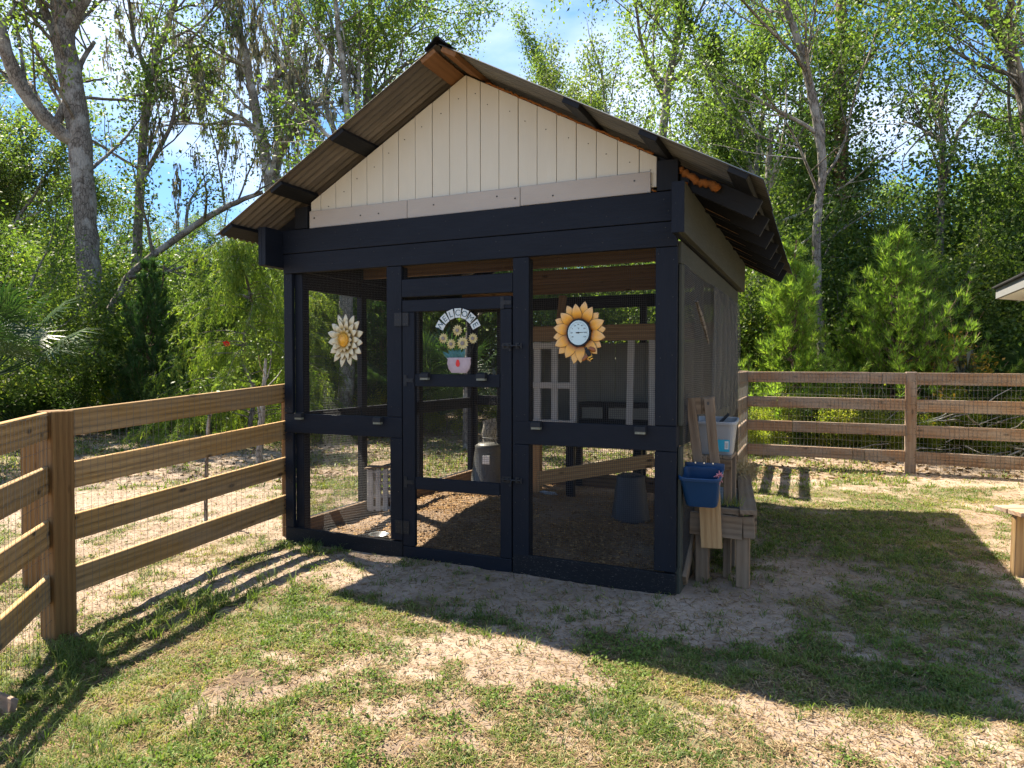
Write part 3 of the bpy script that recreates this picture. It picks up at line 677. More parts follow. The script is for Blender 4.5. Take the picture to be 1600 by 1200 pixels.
# ================================================================== THE RUN
XL, D = -3.42, 3.5
RX = -1.627
def zr(x): return 3.85-.548*abs(x-RX)
YF, YR = -.435, 4.15
def rot_to(x, z):
    x = Vector(x).normalized(); z = Vector(z); z = (z-x*z.dot(x)).normalized(); y = z.cross(x); return Matrix((x, y, z)).transposed()
def wire_panel(name, axis, pos, a0, a1, b0, b1, parent, sp=.0145, r=.0011, label=None, sag=0):
    """square mesh between a (horizontal) and z limits; axis 1: plane y=pos, axis 0: plane x=pos"""
    mb = MB(); R_ = random.Random(int(a0*100)+5)
    def P(a, z): 
        q = pos+sag*math.sin((a-a0)*2.1)*math.sin((z-b0)*2.3); return (a, q, z) if axis == 1 else (q, a, z)
    na = int((a1-a0)/sp); nb = int((b1-b0)/sp); seg = 1 if not sag else 6
    for i in range(na+1):
        a = a0+(a1-a0)*i/na
        mb.tube([P(a, b0+(b1-b0)*k/seg) for k in range(seg+1)], [r]*(seg+1), 3, caps=False)
    for i in range(nb+1):
        z = b0+(b1-b0)*i/nb
        mb.tube([P(a0+(a1-a0)*k/seg, z) for k in range(seg+1)], [r]*(seg+1), 3, caps=False)
    o = mb.obj(name, M_WIRE, parent); o['kind'] = 'stuff'
    return o
def build_run():
    R0 = thing('chicken_run', 'black timber chicken run with cream gable, wire mesh walls and corrugated metal roof', 'chicken run', (-1.71, 1.75, 0))
    X = (1, 0, 0); Y = (0, 1, 0); Z = (0, 0, 1); g = .0015
    def V(name, x0, x1, z0, z1, y=-.019, t=.038, mat=M_NAVY, par=R0): return board(name, ((x0+x1)/2, y, z0+g), ((x0+x1)/2, y, z1-g), x1-x0-2*g, t, X, mat, par)
    def Hh(name, x0, x1, z0, z1, y=-.019, t=.038, mat=M_NAVY, par=R0, dz=0): return board(name, (x0+g, y, (z0+z1)/2), (x1-g, y, (z0+z1)/2+dz), z1-z0-2*g, t, Z, mat, par)
    # front frame
    V('post_board', XL, XL+.095, .135, .97); V('post_board', XL, XL+.095, 1.14, 2.36)
    V('post_board', -2.312, -2.197, .135, .97); V('post_board', -2.342, -2.197, 1.14, 2.36)
    V('post_board', -1.217, -1.085, .135, .97); V('post_board', -1.217, -1.085, 1.14, 2.36)
    V('post_board', -.151, 0, .145, .97); V('post_board', -.151, 0, 1.145, 2.36)
    Hh('mid_rail', XL, -2.197, .97, 1.14); Hh('mid_rail', -1.217, 0, .97, 1.145)
    Hh('base_board', XL, -2.197, -.0, .135, dz=-.008, mat=M_NAVYD); Hh('base_board', -1.217, 0, -.01, .145, dz=-.012, mat=M_NAVYD)
    Hh('door_header', -2.197, -1.217, 2.105, 2.25)
    Hh('beam_board', XL, -.001, 2.36, 2.53, y=-.021, t=.042); Hh('beam_board', XL, -.04, 2.532, 2.735, y=-.022, t=.044)
    for x in (XL+.13, -2.262, -1.147):
        V('corner_post' if x < -3 else 'inner_post', x-.045, x+.045, 0, 2.36, y=.047, t=.088)
    V('corner_post', -.09, -.002, 0, 2.36, y=.047, t=.088)
    # side beams (doubled) standing proud of the front
    for x, m in ((.02, M_NAVY), (.0605, M_SIDE), (XL-.02, M_NAVY), (XL-.0605, M_NAVY)):
        board('side_beam', (x, -.25, 2.573), (x, D+.12, 2.573), .325, .0395, Z, m, R0)
    board('beam_end_cap', (.04, -.254, 2.41), (.04, -.254, 2.735), .082, .006, X, M_NAVY, R0, .001)
    # gable
    xs = [on(1, 0, px, 260).x for px in (486, 501.5, 525, 549.5, 573.7, 598.7, 623, 649.5, 676, 703, 730, 751, 780, 810, 839.5, 870, 900.7, 932, 965, 999, 1026.7)]
    for a, b in zip(xs[:-1], xs[1:]):
        yo = rnd.uniform(-.0, .004); mb = MB(); a += .0022; b -= .0022; top = [(a, zr(a)-.06), (b, zr(b)-.06)]
        if a < RX < b: top = [(a, zr(a)-.06), (RX, zr(RX)-.06), (b, zr(b)-.06)]
        ring = [(a, 2.78)]+top+[(b, 2.78)]; n = len(ring)
        for yy in (-.008+yo, .012+yo):
            for p in ring: mb.v.append((p[0], yy, p[1]))
        mb.f.append(tuple(range(n))); mb.f.append(tuple(range(n, 2*n))[::-1])
        for i in range(n): j = (i+1) % n; mb.f.append((i, i+n, j+n, j))
        # local X must run along the board (vertical)
        M = Matrix(((0, -1, 0, (a+b)/2), (0, 0, -1, 0), (1, 0, 0, 3.0), (0, 0, 0, 1)))
        me = mb.mesh('gable_board', [M_CREAM]); me.transform(M.inverted())
        bm = bmesh.new(); bm.from_mesh(me); bmesh.ops.recalc_face_normals(bm, faces=bm.faces[:]); bmesh.ops.bevel(bm, geom=bm.edges[:], offset=.0018, segments=1, affect='EDGES'); bm.to_mesh(me); bm.free()
        link('gable_board', me, None, R0, M)
    board('gable_backing', (-3.1, .035, 2.9), (-.18, .035, 2.9), .3, .02, Z, M_RAW, R0)
    xj = on(1, 0, 815, 300).x; xi_ = on(1, 0, 639, 320).x
    board('gable_trim', (xs[0]+.002, -.02, 2.81), (xi_-.002, -.02, 2.81), .145, .018, Z, M_TRIM, R0); board('gable_trim', (xi_+.002, -.02, 2.81), (xj-.002, -.02, 2.81), .145, .018, Z, M_TRIM, R0)
    board('gable_trim', (xj+.002, -.02, 2.812), (-.188, -.02, 2.812), .143, .018, Z, M_TRIM, R0)
    for x0, x1 in ((-3.29, -3.155), (-.145, -.0)):
        xm = (x0+x1)/2; V('gable_post', x0, x1, 2.74, zr(xm)-.05, y=.01, t=.09, mat=M_BLACKW)
    V('gable_post', .004, .07, 2.74, 2.86, y=.03, t=.06, mat=M_BLACKW)
    # screws and nail heads
    mb = MB()
    for a, b in zip(xs[:-1], xs[1:]):
        xm = (a+b)/2+rnd.uniform(-.02, .02); zz = min(zr(a), zr(b))-.14-rnd.uniform(0, .03)
        mb.box((xm, -.0095, zz), (.006, .004, .006), Matrix.Rotation(rnd.random(), 3, 'Y'))
    for x, z in ((-3.08, 2.82), (-2.6, 2.8), (-2.42, 2.8), (-1.9, 2.82), (-1.35, 2.83), (-1.2, 2.8), (-.3, 2.83), (-.9, 2.79)): mb.box((x, -.0305, z), (.010, .005, .010))
    for x in (XL+.03, XL+.07, -2.29, -2.23, -1.19, -1.12, -.12, -.03):
        for z in (.2, .55, .92, 1.2, 1.6, 2.0, 2.3): mb.box((x+rnd.uniform(-.01, .01), -.0395, z+rnd.uniform(-.03, .03)), (.006, .004, .006))
    for x in np.arange(XL+.1, -.1, .4):
        for z in (2.42, 2.49, 2.6, 2.68): mb.box((x+rnd.uniform(-.1, .1), -.0445, z), (.006, .003, .006))
    o = mb.obj('screw_heads', M_NAIL, R0); o['kind'] = 'stuff'
    # left, right and rear walls
    for side, x in (('l', XL+.02), ('r', -.02)):
        m = M_NAVY if side == 'l' else M_SIDE; xo = XL+.02 if side == 'l' else .0
        ys = (.05, 1.06, 2.15, D-.05)
        for k, y in enumerate(ys):
            if k: board('wall_post', (x if side == 'l' else -.03, y, .0), (x if side == 'l' else -.03, y, 2.4), .088, .06, Y, M_NAVY if side == 'l' else M_SIDE, R0)
        board('wall_rail', (xo, .1, 1.07), (xo, D, 1.07), .14, .036, Z, m, R0)
        board('wall_base', (xo, .002, .075), (xo, D, .075), .19, .036, Z, m, R0)
        board('wall_plate', (xo, .002, 2.325), (xo, D, 2.325), .15, .036, Z, m, R0)
    board('corner_trim', (.012, .05, .17), (.012, .05, 1.0), .096, .022, Y, M_SIDE, R0); board('corner_trim', (.012, .05, 1.145), (.012, .05, 2.245), .096, .022, Y, M_SIDE, R0)
    for x in (XL+.05, -2.98, -1.88, -1.07, -.06): board('wall_post', (x, D, 0), (x, D, 2.4), .075, .07, X, M_NAVY, R0)
    board('wall_plate', (XL, D+.02, 2.35), (0, D+.02, 2.35), .15, .036, Z, M_NAVY, R0)
    board('wall_rail', (XL, D+.02, 1.10), (-2.2, D+.02, 1.10), .13, .036, Z, M_NAVY, R0)
    board('wall_base', (XL, D+.02, .1), (0, D+.02, .1), .22, .036, Z, M_RAW, R0)
    board('brace_plank', (.03, .12, .05), (.03, .9, .55), .09, .03, Z, M_OLD, R0)
    # inside ties, loft boards and rafters
    for y in (1.08, 2.17, 3.2): board('cross_tie', (XL+.04, y, 2.51), (-.04, y, 2.51), .14, .038, Z, M_RAW, R0)
    for y in (.02, .62, 1.22, 1.82, 2.42, 3.02, 3.62):
        for s, xe in ((-1, .50), (1, -3.74)):
            x0 = RX+(.01 if s < 0 else -.01); a = Vector((x0, y+.02, zr(x0)-.045-.075)); b = Vector((xe, y+.02, zr(xe)-.045-.075))
            if y < .1: continue
            board('rafter', a, b, .14, .038, Z, M_BLACKW, R0)
        if y > .1:
            mb = MB(); w = .036; A = (.085, y-.02, zr(.085)-.20); 
            pts = [(.083, 2.735), (.083, zr(.083)-.175), (.26, zr(.26)-.182)]
            for yy in (y-.004, y-.026):
                for p in pts: mb.v.append((p[0], yy, p[1]))
            mb.f += [(0, 1, 2), (5, 4, 3), (0, 3, 4, 1), (1, 4, 5, 2), (2, 5, 3, 0)]; mb.obj('rafter_wedge', M_PLANK, R0)
    for s, xe in ((1, .50), (-1, -3.74)):   # front rafters behind the gable
        x0 = RX+.012*s; board('rafter', (x0, .045, zr(x0)-.045-.07), (xe, .045, zr(xe)-.045-.07), .13, .036, Z, M_BLACKW, R0)
    for s in (-1, 1):
        sl = Vector((s, 0, -.548)).normalized()
        for k, off in enumerate((.085, .9 if s < 0 else 1.0, 1.51, 2.05)):
            x = RX+s*off; c = Vector((x, 0, zr(x)-.0235)); w = .13
            board('purlin', (c.x, YF+.012, c.z), (c.x, YR-.02, c.z), w, .036, sl, M_OAKBR if k == 0 else M_BLACKW, R0)
    # corrugated sheets
    NP = 5; wd = (YR-YF)/NP
    for s in (-1, 1):
        xe = RX+s*2.19 if s > 0 else RX-2.165
        for k in range(NP):
            y0 = YF+wd*k-(.02 if k else 0); y1 = YF+wd*(k+1)+(.02 if k < NP-1 else 0); n = int((y1-y0)/.0076); Vv = []; lift = .0035*(k % 2)
            ext = rnd.uniform(-.006, .006)
            for lay in (0, -.0016):
                for t in (0, .25, .5, .75, 1):
                    x = (RX+s*.01)+(xe+ext-RX-s*.01)*t
                    for j in range(n+1):
                        y = y0+(y1-y0)*j/n; Vv.append((x, y, zr(x)+.004+lift+lay+.0085*math.sin(2*math.pi*y/.068)))
            m = n+1; F = []
            for lay in (0, 1):
                for t in range(4):
                    for j in range(n):
                        a = lay*5*m+t*m+j; F.append((a, a+1, a+m+1, a+m))
            for j in range(n): a = 4*m+j; F.append((a, a+1, a+5*m+1, a+5*m))
            for e in (0, m-1):
                for t in range(4): a = t*m+e; F.append((a, a+m, a+6*m, a+5*m))
            me = fastmesh('roof_panel', np.array(Vv), np.array(F), [M_ROOF if s < 0 else M_ROOFR], smooth=True); me.transform(WM[R0.name].inverted()); link('roof_panel', me, None, R0, WM[R0.name])
    mb = MB()
    for s in (-1, 1):
        for k in range(6):
            pass
    prof = [(-.10, -.043), (-.085, -.035), (-.03, .006), (-.022, .022), (0, .03), (.022, .022), (.03, .006), (.085, -.035), (.10, -.043)]
    for (x0, z0), (x1, z1) in zip(prof[:-1], prof[1:]):
        mb.quad((RX+x0, YF-.012, 3.866+z0), (RX+x1, YF-.012, 3.866+z1), (RX+x1, YR+.01, 3.866+z1), (RX+x0, YR+.01, 3.866+z0))
        mb.quad((RX+x0, YF-.012, 3.866+z0), (RX+x1, YF-.012, 3.866+z1), (RX+x1, YF-.012, 3.858+z1), (RX+x0, YF-.012, 3.858+z0))
        mb.quad((RX+x0, YF-.012, 3.858+z0), (RX+x1, YF-.012, 3.858+z1), (RX+x1, YR+.01, 3.858+z1), (RX+x0, YR+.01, 3.858+z0))
    mb.obj('ridge_cap', M_BLACKW, R0)
    # loose pale stick below the right eave
    board('hanging_stick', on(1, -.30, 1163, 274), on(0, .44, 1186, 349), .02, .015, Y, M_OLD, R0)
    # foam along the right rake and at the corner
    mb = MB()
    def foam(pts, r, bulge):
        P = [];
        for a, b in zip(pts[:-1], pts[1:]):
            n = max(2, int((Vector(b)-Vector(a)).length/.014))
            for i in range(n): P.append(Vector(a).lerp(Vector(b), i/n))
        mb.tube([p+Vector((0, rnd.uniform(-.005, .005), rnd.uniform(-.006, .006)+bulge*math.sin(k*.5)*.5)) for k, p in enumerate(P)], [r*(rnd.uniform(.65, 1.4)) for _ in P], 8)
    foam([(-1.45, -.012, zr(-1.45)-.05), (-.16, -.012, zr(-.16)-.05)], .0075, .003)
    foam([(.0, .0, zr(0)-.085), (.14, .0, zr(.14)-.10), (.27, .0, zr(.27)-.09)], .024, .014)
    foam([(.02, -.02, 2.76), (.07, -.02, 2.755)], .022, .01)
    foam([(-.165, -.03, 2.745), (-.155, -.03, 2.75)], .018, 0)
    o = mb.obj('foam_filler', M_FOAM, R0, smooth=True); o['kind'] = 'stuff'
    # mesh walls
    wire_panel('wire_mesh', 1, .012, XL+.06, -2.2, .06, 2.36, R0); wire_panel('wire_mesh', 1, .0125, -1.18, -.02, .06, 2.36, R0)
    wire_panel('wire_mesh', 1, .012, -2.19, -1.22, 2.24, 2.37, R0)
    wire_panel('wire_mesh', 0, XL+.052, .1, D, .1, 2.36, R0, sp=.019, r=.0005); wire_panel('wire_mesh', 1, D-.042, XL+.05, -.02, .1, 2.36, R0, sp=.019, r=.0005)
    wire_panel('wire_mesh', 0, .0225, .08, D, .12, 2.26, R0, sp=.0145, sag=.010)
    # shade cloth hung in folds on the right wall
    mb = MB(); n = 90; m = 14
    for k in range(m+1):
        z = 1.05+1.2*k/m; pinch = .3+.7*math.sin(math.pi*k/m)
        for j in range(n+1):
            y = 1.35+2.1*j/n; mb.v.append((.036+.022*pinch*(math.sin(y*19+.7*math.sin(z*3))+.5*math.sin(y*41+z)), y+.02*math.sin(z*4), z-(.05*math.sin(y*3) if k == 0 else 0)))
    for k in range(m):
        for j in range(n): a = k*(n+1)+j; mb.f.append((a, a+1, a+n+2, a+n+1)); mb.m.append(0)
    mb.obj('shade_cloth', M_CLOTH, R0, smooth=True)
    mb = MB(); mb.tube([on(0, .08, 1088, 470), on(0, .09, 1098, 502), on(0, .1, 1107, 536)], [.012, .018, .008], 6); mb.obj('bark_strip', M_BARK, R0)
    # door: its own frame on hinges, with mesh, bolts and hinges
    DO = link('door', None, None, R0, Matrix.Translation((-2.19, 0, 0)))
    def DV(x0, x1, z0, z1, nm='door_stile'): return V(nm, x0, x1, z0, z1, y=-.021, par=DO)
    def DH(z0, z1, nm='door_rail', x0=-2.072, x1=-1.322): return Hh(nm, x0, x1, z0, z1, y=-.022, par=DO)
    DV(-2.19, -2.075, .1, 1.985); DV(-1.32, -1.224, .1, 1.985); DH(1.985, 2.082, x0=-2.19, x1=-1.224); DH(1.39, 1.492); DH(.567, .665); DH(.002-.02, .098, x0=-2.19, x1=-1.224)
    w = wire_panel('door_mesh', 1, .006, -2.1, -1.3, .06, 2.0, DO)
    for z in (1.93, .25):
        mb = MB()
        for xx in (-2.232, -2.155): mb.box((xx, -.0445, z), (.058, .006, .105))
        mb.bar((-2.194, -.049, z-.055), (-2.194, -.049, z+.055), .007, 8); mb.obj('hinge', M_IRON, DO)
        mb = MB()
        for xx in (-2.245, -2.222, -2.165, -2.142):
            for dz in (-.035, 0, .035): mb.box((xx, -.048, z+dz), (.008, .003, .008))
        mb.obj('hinge_screws', M_NAIL, DO)['kind'] = 'stuff'
    for z in (1.705, .70):
        mb = MB(); mb.box((-1.262, -.044, z), (.075, .005, .045)); mb.box((-1.175, -.044, z), (.03, .005, .045))
        for xx in (-1.285, -1.245, -1.175): mb.box((xx, -.052, z), (.012, .022, .022))
        mb.bar((-1.30, -.056, z), (-1.145, -.056, z), .0065, 8); mb.bar((-1.215, -.056, z), (-1.215, -.088, z-.028), .005, 6); mb.lathe([(.0, -.01), (.011, -.006), (.011, .006), (0, .01)], 8, (-1.213, -.09, z-.032))
        mb.bar((-1.14, -.056, z-.02), (-1.14, -.056, z+.02), .0055, 6); mb.obj('slide_bolt', M_IRON, DO)
    for x, z in ((-2.13, 1.44), (-2.13, .62), (-1.27, 2.03)):
        mb = MB(); mb.box((x, -.0435, z), (.09, .004, .03)); mb.box((x-.03, -.0435, z), (.028, .0045, .09)); 
        for q in ((-.03, .035), (-.03, -.035), (0, 0), (.035, 0)): mb.box((x+q[0], -.0465, z+q[1]), (.007, .003, .007))
        mb.obj('corner_brace', M_IRON, DO)
    return R0
def solar_light(x, z, label):
    t = thing('solar_light', label, 'light', (x, -.04, z), 'small black solar lights on the rails')
    mb = MB(); c = (x, -.058, z); mb.v += [(x-.037, -.0405, z+.028), (x+.037, -.0405, z+.028), (x+.037, -.082, z+.018), (x-.037, -.082, z+.018), (x-.04, -.0405, z-.015), (x+.04, -.0405, z-.015), (x+.04, -.086, z-.015), (x-.04, -.086, z-.015)]
    for q in ((0, 1, 2, 3), (7, 6, 5, 4), (3, 2, 6, 7), (0, 3, 7, 4), (2, 1, 5, 6), (1, 0, 4, 5)): mb.f.append(q); mb.m.append(0)
    mb.obj('housing', M_BLACKP, t)
    mb = MB(); mb.box((x, -.062, z-.024), (.070, .036, .016)); 
    for k in range(6): mb.box((x-.03+.012*k, -.0805, z-.024), (.004, .003, .014))
    mb.obj('lens', M_LENS, t); return t
M_LENS = plain('frosted_lens', (.2, .2, .15), .45, var=.4, scale=60)
def petal(L, w, cup, n=6, thick=.0):
    """outline along +Z, facing -Y"""
    V = []; F = []
    for i in range(n+1):
        t = i/n; ww = w*(math.sin(math.pi*min(1, t**.8*1.0))**.75)*(1-.15*t) if i < n else .0004
        ww = max(ww, .0015 if i == 0 else .0004); yy = -cup*math.sin(t*2.2)
        V += [(-ww/2, yy+.004, L*t), (-ww*.12, yy-.003, L*t), (0, yy+.001, L*t), (ww*.12, yy-.003, L*t), (ww/2, yy+.004, L*t)]
    for i in range(n):
        for j in range(4): a = i*5+j; F.append((a, a+1, a+6, a+5))
    return V, F
def mat_petal(name, tip, base, dark):
    t = NT(name); tc = t.n('ShaderNodeTexCoord'); sx = t.n('ShaderNodeSeparateXYZ'); t.l(tc.outputs['Object'], sx.inputs[0])
    m = t.n('ShaderNodeMath', _operation='MULTIPLY'); m.inputs[1].default_value = 6.5; t.l(sx.outputs['Z'], m.inputs[0])
    col = t.ramp(m.outputs[0], [(.12, dark), (.4, base), (.95, tip)]); wv = t.n('ShaderNodeTexWave', Scale=70, Distortion=2, _bands_direction='X'); t.l(tc.outputs['Object'], wv.inputs['Vector'])
    col = t.mixc(.22, col, t.mixc(1, col, wv.outputs['Color'], 'MULTIPLY')); return t.done(t.bsdf(col, .38, 0, .5))
M_PETY = mat_petal('sunflower_petal_enamel', (.80, .52, .24), (.80, .36, .03), (.25, .07, .01))
M_PETW = mat_petal('daisy_petal_enamel', (.66, .62, .50), (.68, .58, .36), (.45, .27, .05))
M_DIAL = plain('pale_blue_dial', (.48, .60, .60), .3, var=.04)
M_INK = plain('dark_print', (.03, .03, .03), .6)
M_GOLD = plain('golden_centre', (.72, .34, .02), .4, var=.3, scale=40)
M_BEEY = plain('bee_yellow', (.75, .40, .04), .45)
def flower_ring(par, c, n, L, w, mat, r0, y, ph, xs=1, name='petal', cup=.02, Lv=.08):
    V, F = petal(L, w, cup)
    me = bpy.data.meshes.new('petal'); me.from_pydata(V, [], F); me.materials.append(mat); me.polygons.foreach_set('use_smooth', [True]*len(F))
    # a dark enamel edge behind each petal gives it thickness
    V2 = [(v[0]*1.09, v[1]+.0035, v[2]*1.02) for v in V]; me2 = bpy.data.meshes.new('petal_back'); me2.from_pydata(V2, [], F); me2.materials.append(M_PEDGE)
    for k in range(n):
        a = ph+2*math.pi*k/n+rnd.uniform(-.04, .04); s = 1+rnd.uniform(-Lv, Lv)
        M = Matrix.Translation(c) @ Matrix.Diagonal((xs, 1, 1, 1)) @ Matrix.Rotation(a, 4, 'Y') @ Matrix.Translation((0, y, r0)) @ Matrix.Rotation(rnd.uniform(-.08, .08), 4, 'X') @ Matrix.Diagonal((1, 1, s, 1))
        o = link(name, me, None, par, M)
        b = link('petal_edge', me2, None, o, M)
M_PEDGE = plain('petal_edge_enamel', (.16, .09, .03), .5)
def disc(mb, c, r, y0, y1, xs=1, n=32, mi=0):
    i = len(mb.v)
    for yy in (y0, y1):
        for j in range(n): a = 2*math.pi*j/n; mb.v.append((c[0]+xs*r*math.cos(a), yy, c[2]+r*math.sin(a)))
    mb.f.append(tuple(i+j for j in range(n))); mb.m.append(mi); mb.f.append(tuple(i+n+j for j in range(n))[::-1]); mb.m.append(mi)
    for j in range(n): k = (j+1) % n; mb.f.append((i+j, i+n+j, i+n+k, i+k)); mb.m.append(mi)
def text(s, size, mat, par, M, name='lettering', ext=.0006):
    cu = bpy.data.curves.new(name, 'FONT'); cu.body = s; cu.size = size; cu.align_x = 'CENTER'; cu.align_y = 'CENTER'; cu.extrude = ext; cu.materials.append(mat)
    tmp = bpy.data.objects.new('tmp', cu); me = bpy.data.meshes.new_from_object(tmp); bpy.data.objects.remove(tmp)
    o = link(name, me, None, par, M @ Matrix.Rotation(math.pi/2, 4, 'X')); return o
def build_signs():
    # sunflower thermometer
    c = Vector((-.683, -.075, 1.79)); t = thing('sunflower_thermometer', 'orange-yellow metal sunflower thermometer with a bee, hung on the right-hand mesh bay', 'thermometer', c)
    flower_ring(t, c, 10, .135, .088, M_PETY, .083, .022, .2, .9); flower_ring(t, c, 10, .135, .085, M_PETY, .080, .006, .52, .9)
    mb = MB(); disc(mb, c, .100, c.y-.012, c.y+.02, .9); mb.obj('dial_rim', M_BLACKP, t)
    mb = MB(); disc(mb, c, .087, c.y-.0145, c.y-.011, .9); di = mb.obj('dial', M_DIAL, t)
    mb = MB()
    for k in range(44):
        a = -2.3+4.6*k/43; l = .008 if k % 4 else .013; r0 = .079
        p = Vector((c.x+.9*r0*math.sin(a), c.y-.0150, c.z+r0*math.cos(a))); q = Vector((c.x+.9*(r0-l)*math.sin(a), c.y-.0150, c.z+(r0-l)*math.cos(a))); mb.bar(p, q, .0007, 3)
    mb.obj('scale_ticks', M_INK, t)['kind'] = 'stuff'
    for k, s in enumerate(('-40', '-20', '0', '20', '40', '60', '80', '100', '120')):
        a = -2.1+4.2*k/8; text(s, .014, M_INK, t, Matrix.Translation((c.x+.9*.058*math.sin(a), c.y-.0150, c.z+.058*math.cos(a))), 'numeral')
    text('°F', .017, M_INK, t, Matrix.Translation((c.x, c.y-.0150, c.z+.028)), 'numeral')
    mb = MB(); mb.v += [(c.x-.018, c.y-.017, c.z-.004), (c.x+.062, c.y-.017, c.z+.0035), (c.x-.018, c.y-.017, c.z+.004)]; mb.f.append((0, 1, 2)); mb.m.append(0); disc(mb, c, .006, c.y-.019, c.y-.015); mb.obj('needle', M_INK, t)
    b = Vector((c.x+.085, c.y-.03, c.z-.155)); R3 = Matrix.Rotation(-.5, 4, 'Y')
    def lob(name, m, off, rx, rz, parent, rr=0):
        mb = MB(); mb.lathe([(0, -rz)]+[(rx*math.cos(x), rz*math.sin(x)) for x in np.linspace(-1.3, 1.3, 7)]+[(0, rz)], 12); M = Matrix.Translation(b) @ R3 @ Matrix.Translation(off) @ Matrix.Rotation(rr, 4, 'Y') @ Matrix.Diagonal((1, .45, 1, 1))
        me = mb.mesh(name, [m], True); return link(name, me, None, parent, M)
    be = lob('bee', M_BLACKP, (0, 0, .012), .017, .03, t); lob('bee_stripe', M_BEEY, (0, -.003, -.020), .018, .006, be); lob('bee_stripe', M_BEEY, (0, -.003, -.036), .014, .005, be); lob('bee_abdomen', M_BLACKP, (0, 0, -.028), .0165, .019, be)
    lob('bee_wing', M_PETY, (.035, .004, .022), .017, .03, be, -.6); lob('bee_wing', M_PETY, (-.040, .004, -.006), .015, .03, be, 1.3); lob('bee_head', M_BLACKP, (0, 0, .046), .011, .011, be)
    # daisy
    c = Vector((-2.735, -.075, 1.77)); t = thing('metal_daisy', 'cream white metal daisy with orange-yellow centre, hung on the left mesh bay', 'wall ornament', c)
    flower_ring(t, c, 15, .118, .068, M_PETW, .108, .028, 0, .8); flower_ring(t, c, 14, .105, .058, M_PETW, .070, .012, .2, .8); flower_ring(t, c, 13, .062, .042, M_PETW, .046, -.004, .1, .8)
    mb = MB(); mb.lathe([(0, .018), (.02, .017), (.032, .010), (.052, .005), (.056, -.004), (.05, -.012)], 24);
    me = mb.mesh('flower_centre', [M_GOLD], True); link('flower_centre', me, None, t, Matrix.Translation((c.x, c.y-.014, c.z)) @ Matrix.Diagonal((.8, 1, 1, 1)) @ Matrix.Rotation(math.pi/2, 4, 'X'))
    mb = MB()
    for k in range(26):
        a = 2*math.pi*k/26; mb.bar((c.x+.8*.036*math.cos(a), c.y-.030, c.z+.036*math.sin(a)), (c.x+.8*.054*math.cos(a), c.y-.026, c.z+.054*math.sin(a)), .0022, 4)
    mb.obj('centre_fringe', M_BEEY, t)['kind'] = 'stuff'
    # welcome sign
    c = Vector((-1.675, -.05, 1.74)); t = thing('welcome_sign', 'painted WELCOME sign with lettered tiles arched over a pot of small daisies, on the door', 'sign', c)
    for k, ch in enumerate('WELCOME'):
        a = rad(-60+120*k/6); r = .185; p = Vector((c.x+.95*r*math.sin(a), c.y, c.z+.035+r*math.cos(a)*1.02)); M = Matrix.Translation(p) @ Matrix.Rotation(a, 4, 'Y')
        mb = MB(); mb.v += [(-.022, -.003, -.036), (.022, -.003, -.036), (.029, -.003, .036), (-.029, -.003, .036), (-.022, .003, -.036), (.022, .003, -.036), (.029, .003, .036), (-.029, .003, .036)]
        for q in ((0, 1, 2, 3), (7, 6, 5, 4), (0, 4, 5, 1), (1, 5, 6, 2), (2, 6, 7, 3), (3, 7, 4, 0)): mb.f.append(q); mb.m.append(0)
        o = link('letter_tile', mb.mesh('letter_tile', [M_TILE]), None, t, M); text(ch, .066, M_TEXT, o, M @ Matrix.Translation((0, -.0035, 0)), 'letter')
    mb = MB(); arc = [(c.x+.95*.15*math.sin(a), c.y+.006, c.z+.035+.15*math.cos(a)) for a in np.linspace(-1.25, 1.25, 14)]; mb.tube(arc, [.0025]*14, 5); mb.tube([(c.x-.145, c.y+.004, c.z+.07), (c.x-.13, c.y+.004, c.z-.03), (c.x-.08, c.y+.004, c.z-.09)], [.0025]*3, 5); mb.tube([(c.x+.15, c.y+.004, c.z+.05), (c.x+.13, c.y+.004, c.z-.05), (c.x+.08, c.y+.004, c.z-.1)], [.0025]*3, 5); mb.obj('wire_frame', M_NAIL, t)
    for dx, dz, s in ((0.0, .09, .045), (-.125, .03, .042), (-.055, -.015, .042), (.045, -.01, .052), (.135, .025, .042)):
        q = Vector((c.x+dx, c.y-.006, c.z+dz)); V, F = petal(s*.8, s*.42, .004, 4); V3 = []; F3 = []
        for k in range(13):
            R4 = Matrix.Rotation(2*math.pi*k/13, 3, 'Y'); i = len(V3); V3 += [tuple(R4 @ (Vector(v)+Vector((0, 0, s*.22)))) for v in V]; F3 += [tuple(x+i for x in f) for f in F]
        me = bpy.data.meshes.new('small_daisy'); me.from_pydata(V3, [], F3); me.materials.append(M_PALEY); o = link('small_daisy', me, None, t, Matrix.Translation(q))
        mb = MB(); disc(mb, q, s*.32, q.y-.008, q.y, 1, 14); mb.obj('daisy_centre', M_TAUPE, o)
    for k in range(15):
        a = rad(rnd.uniform(-80, 80)); V, F = petal(.075, .035, .006, 5); me = bpy.data.meshes.new('teal_leaf'); me.from_pydata(V, [], F); me.materials.append(M_TEALL); link('leaf', me, None, t, Matrix.Translation((c.x+.01+rnd.uniform(-.085, .085), c.y-.004-.004*k/15, c.z-.125)) @ Matrix.Rotation(a*.8, 4, 'Y'))
    mb = MB(); mb.lathe([(.05, -.085), (.068, -.06), (.078, -.02), (.075, .01), (.08, .018), (.074, .022)], 20, (0, 0, 0)); pot = link('flower_pot', mb.mesh('flower_pot', [M_POTP], True), None, t, Matrix.Translation((c.x+.01, c.y, c.z-.145)) @ Matrix.Diagonal((1.35, .25, 1.1, 1)))
    mb = MB(); disc(mb, (c.x+.01, 0, c.z-.17), .022, c.y-.0225, c.y-.018, .8, 12); mb.v = [(v[0], v[1], v[2]+(abs(v[0]-c.x-.01) < .012)*(v[2] > c.z-.165)*.012) for v in mb.v]; mb.obj('red_heart', M_REDF, t)
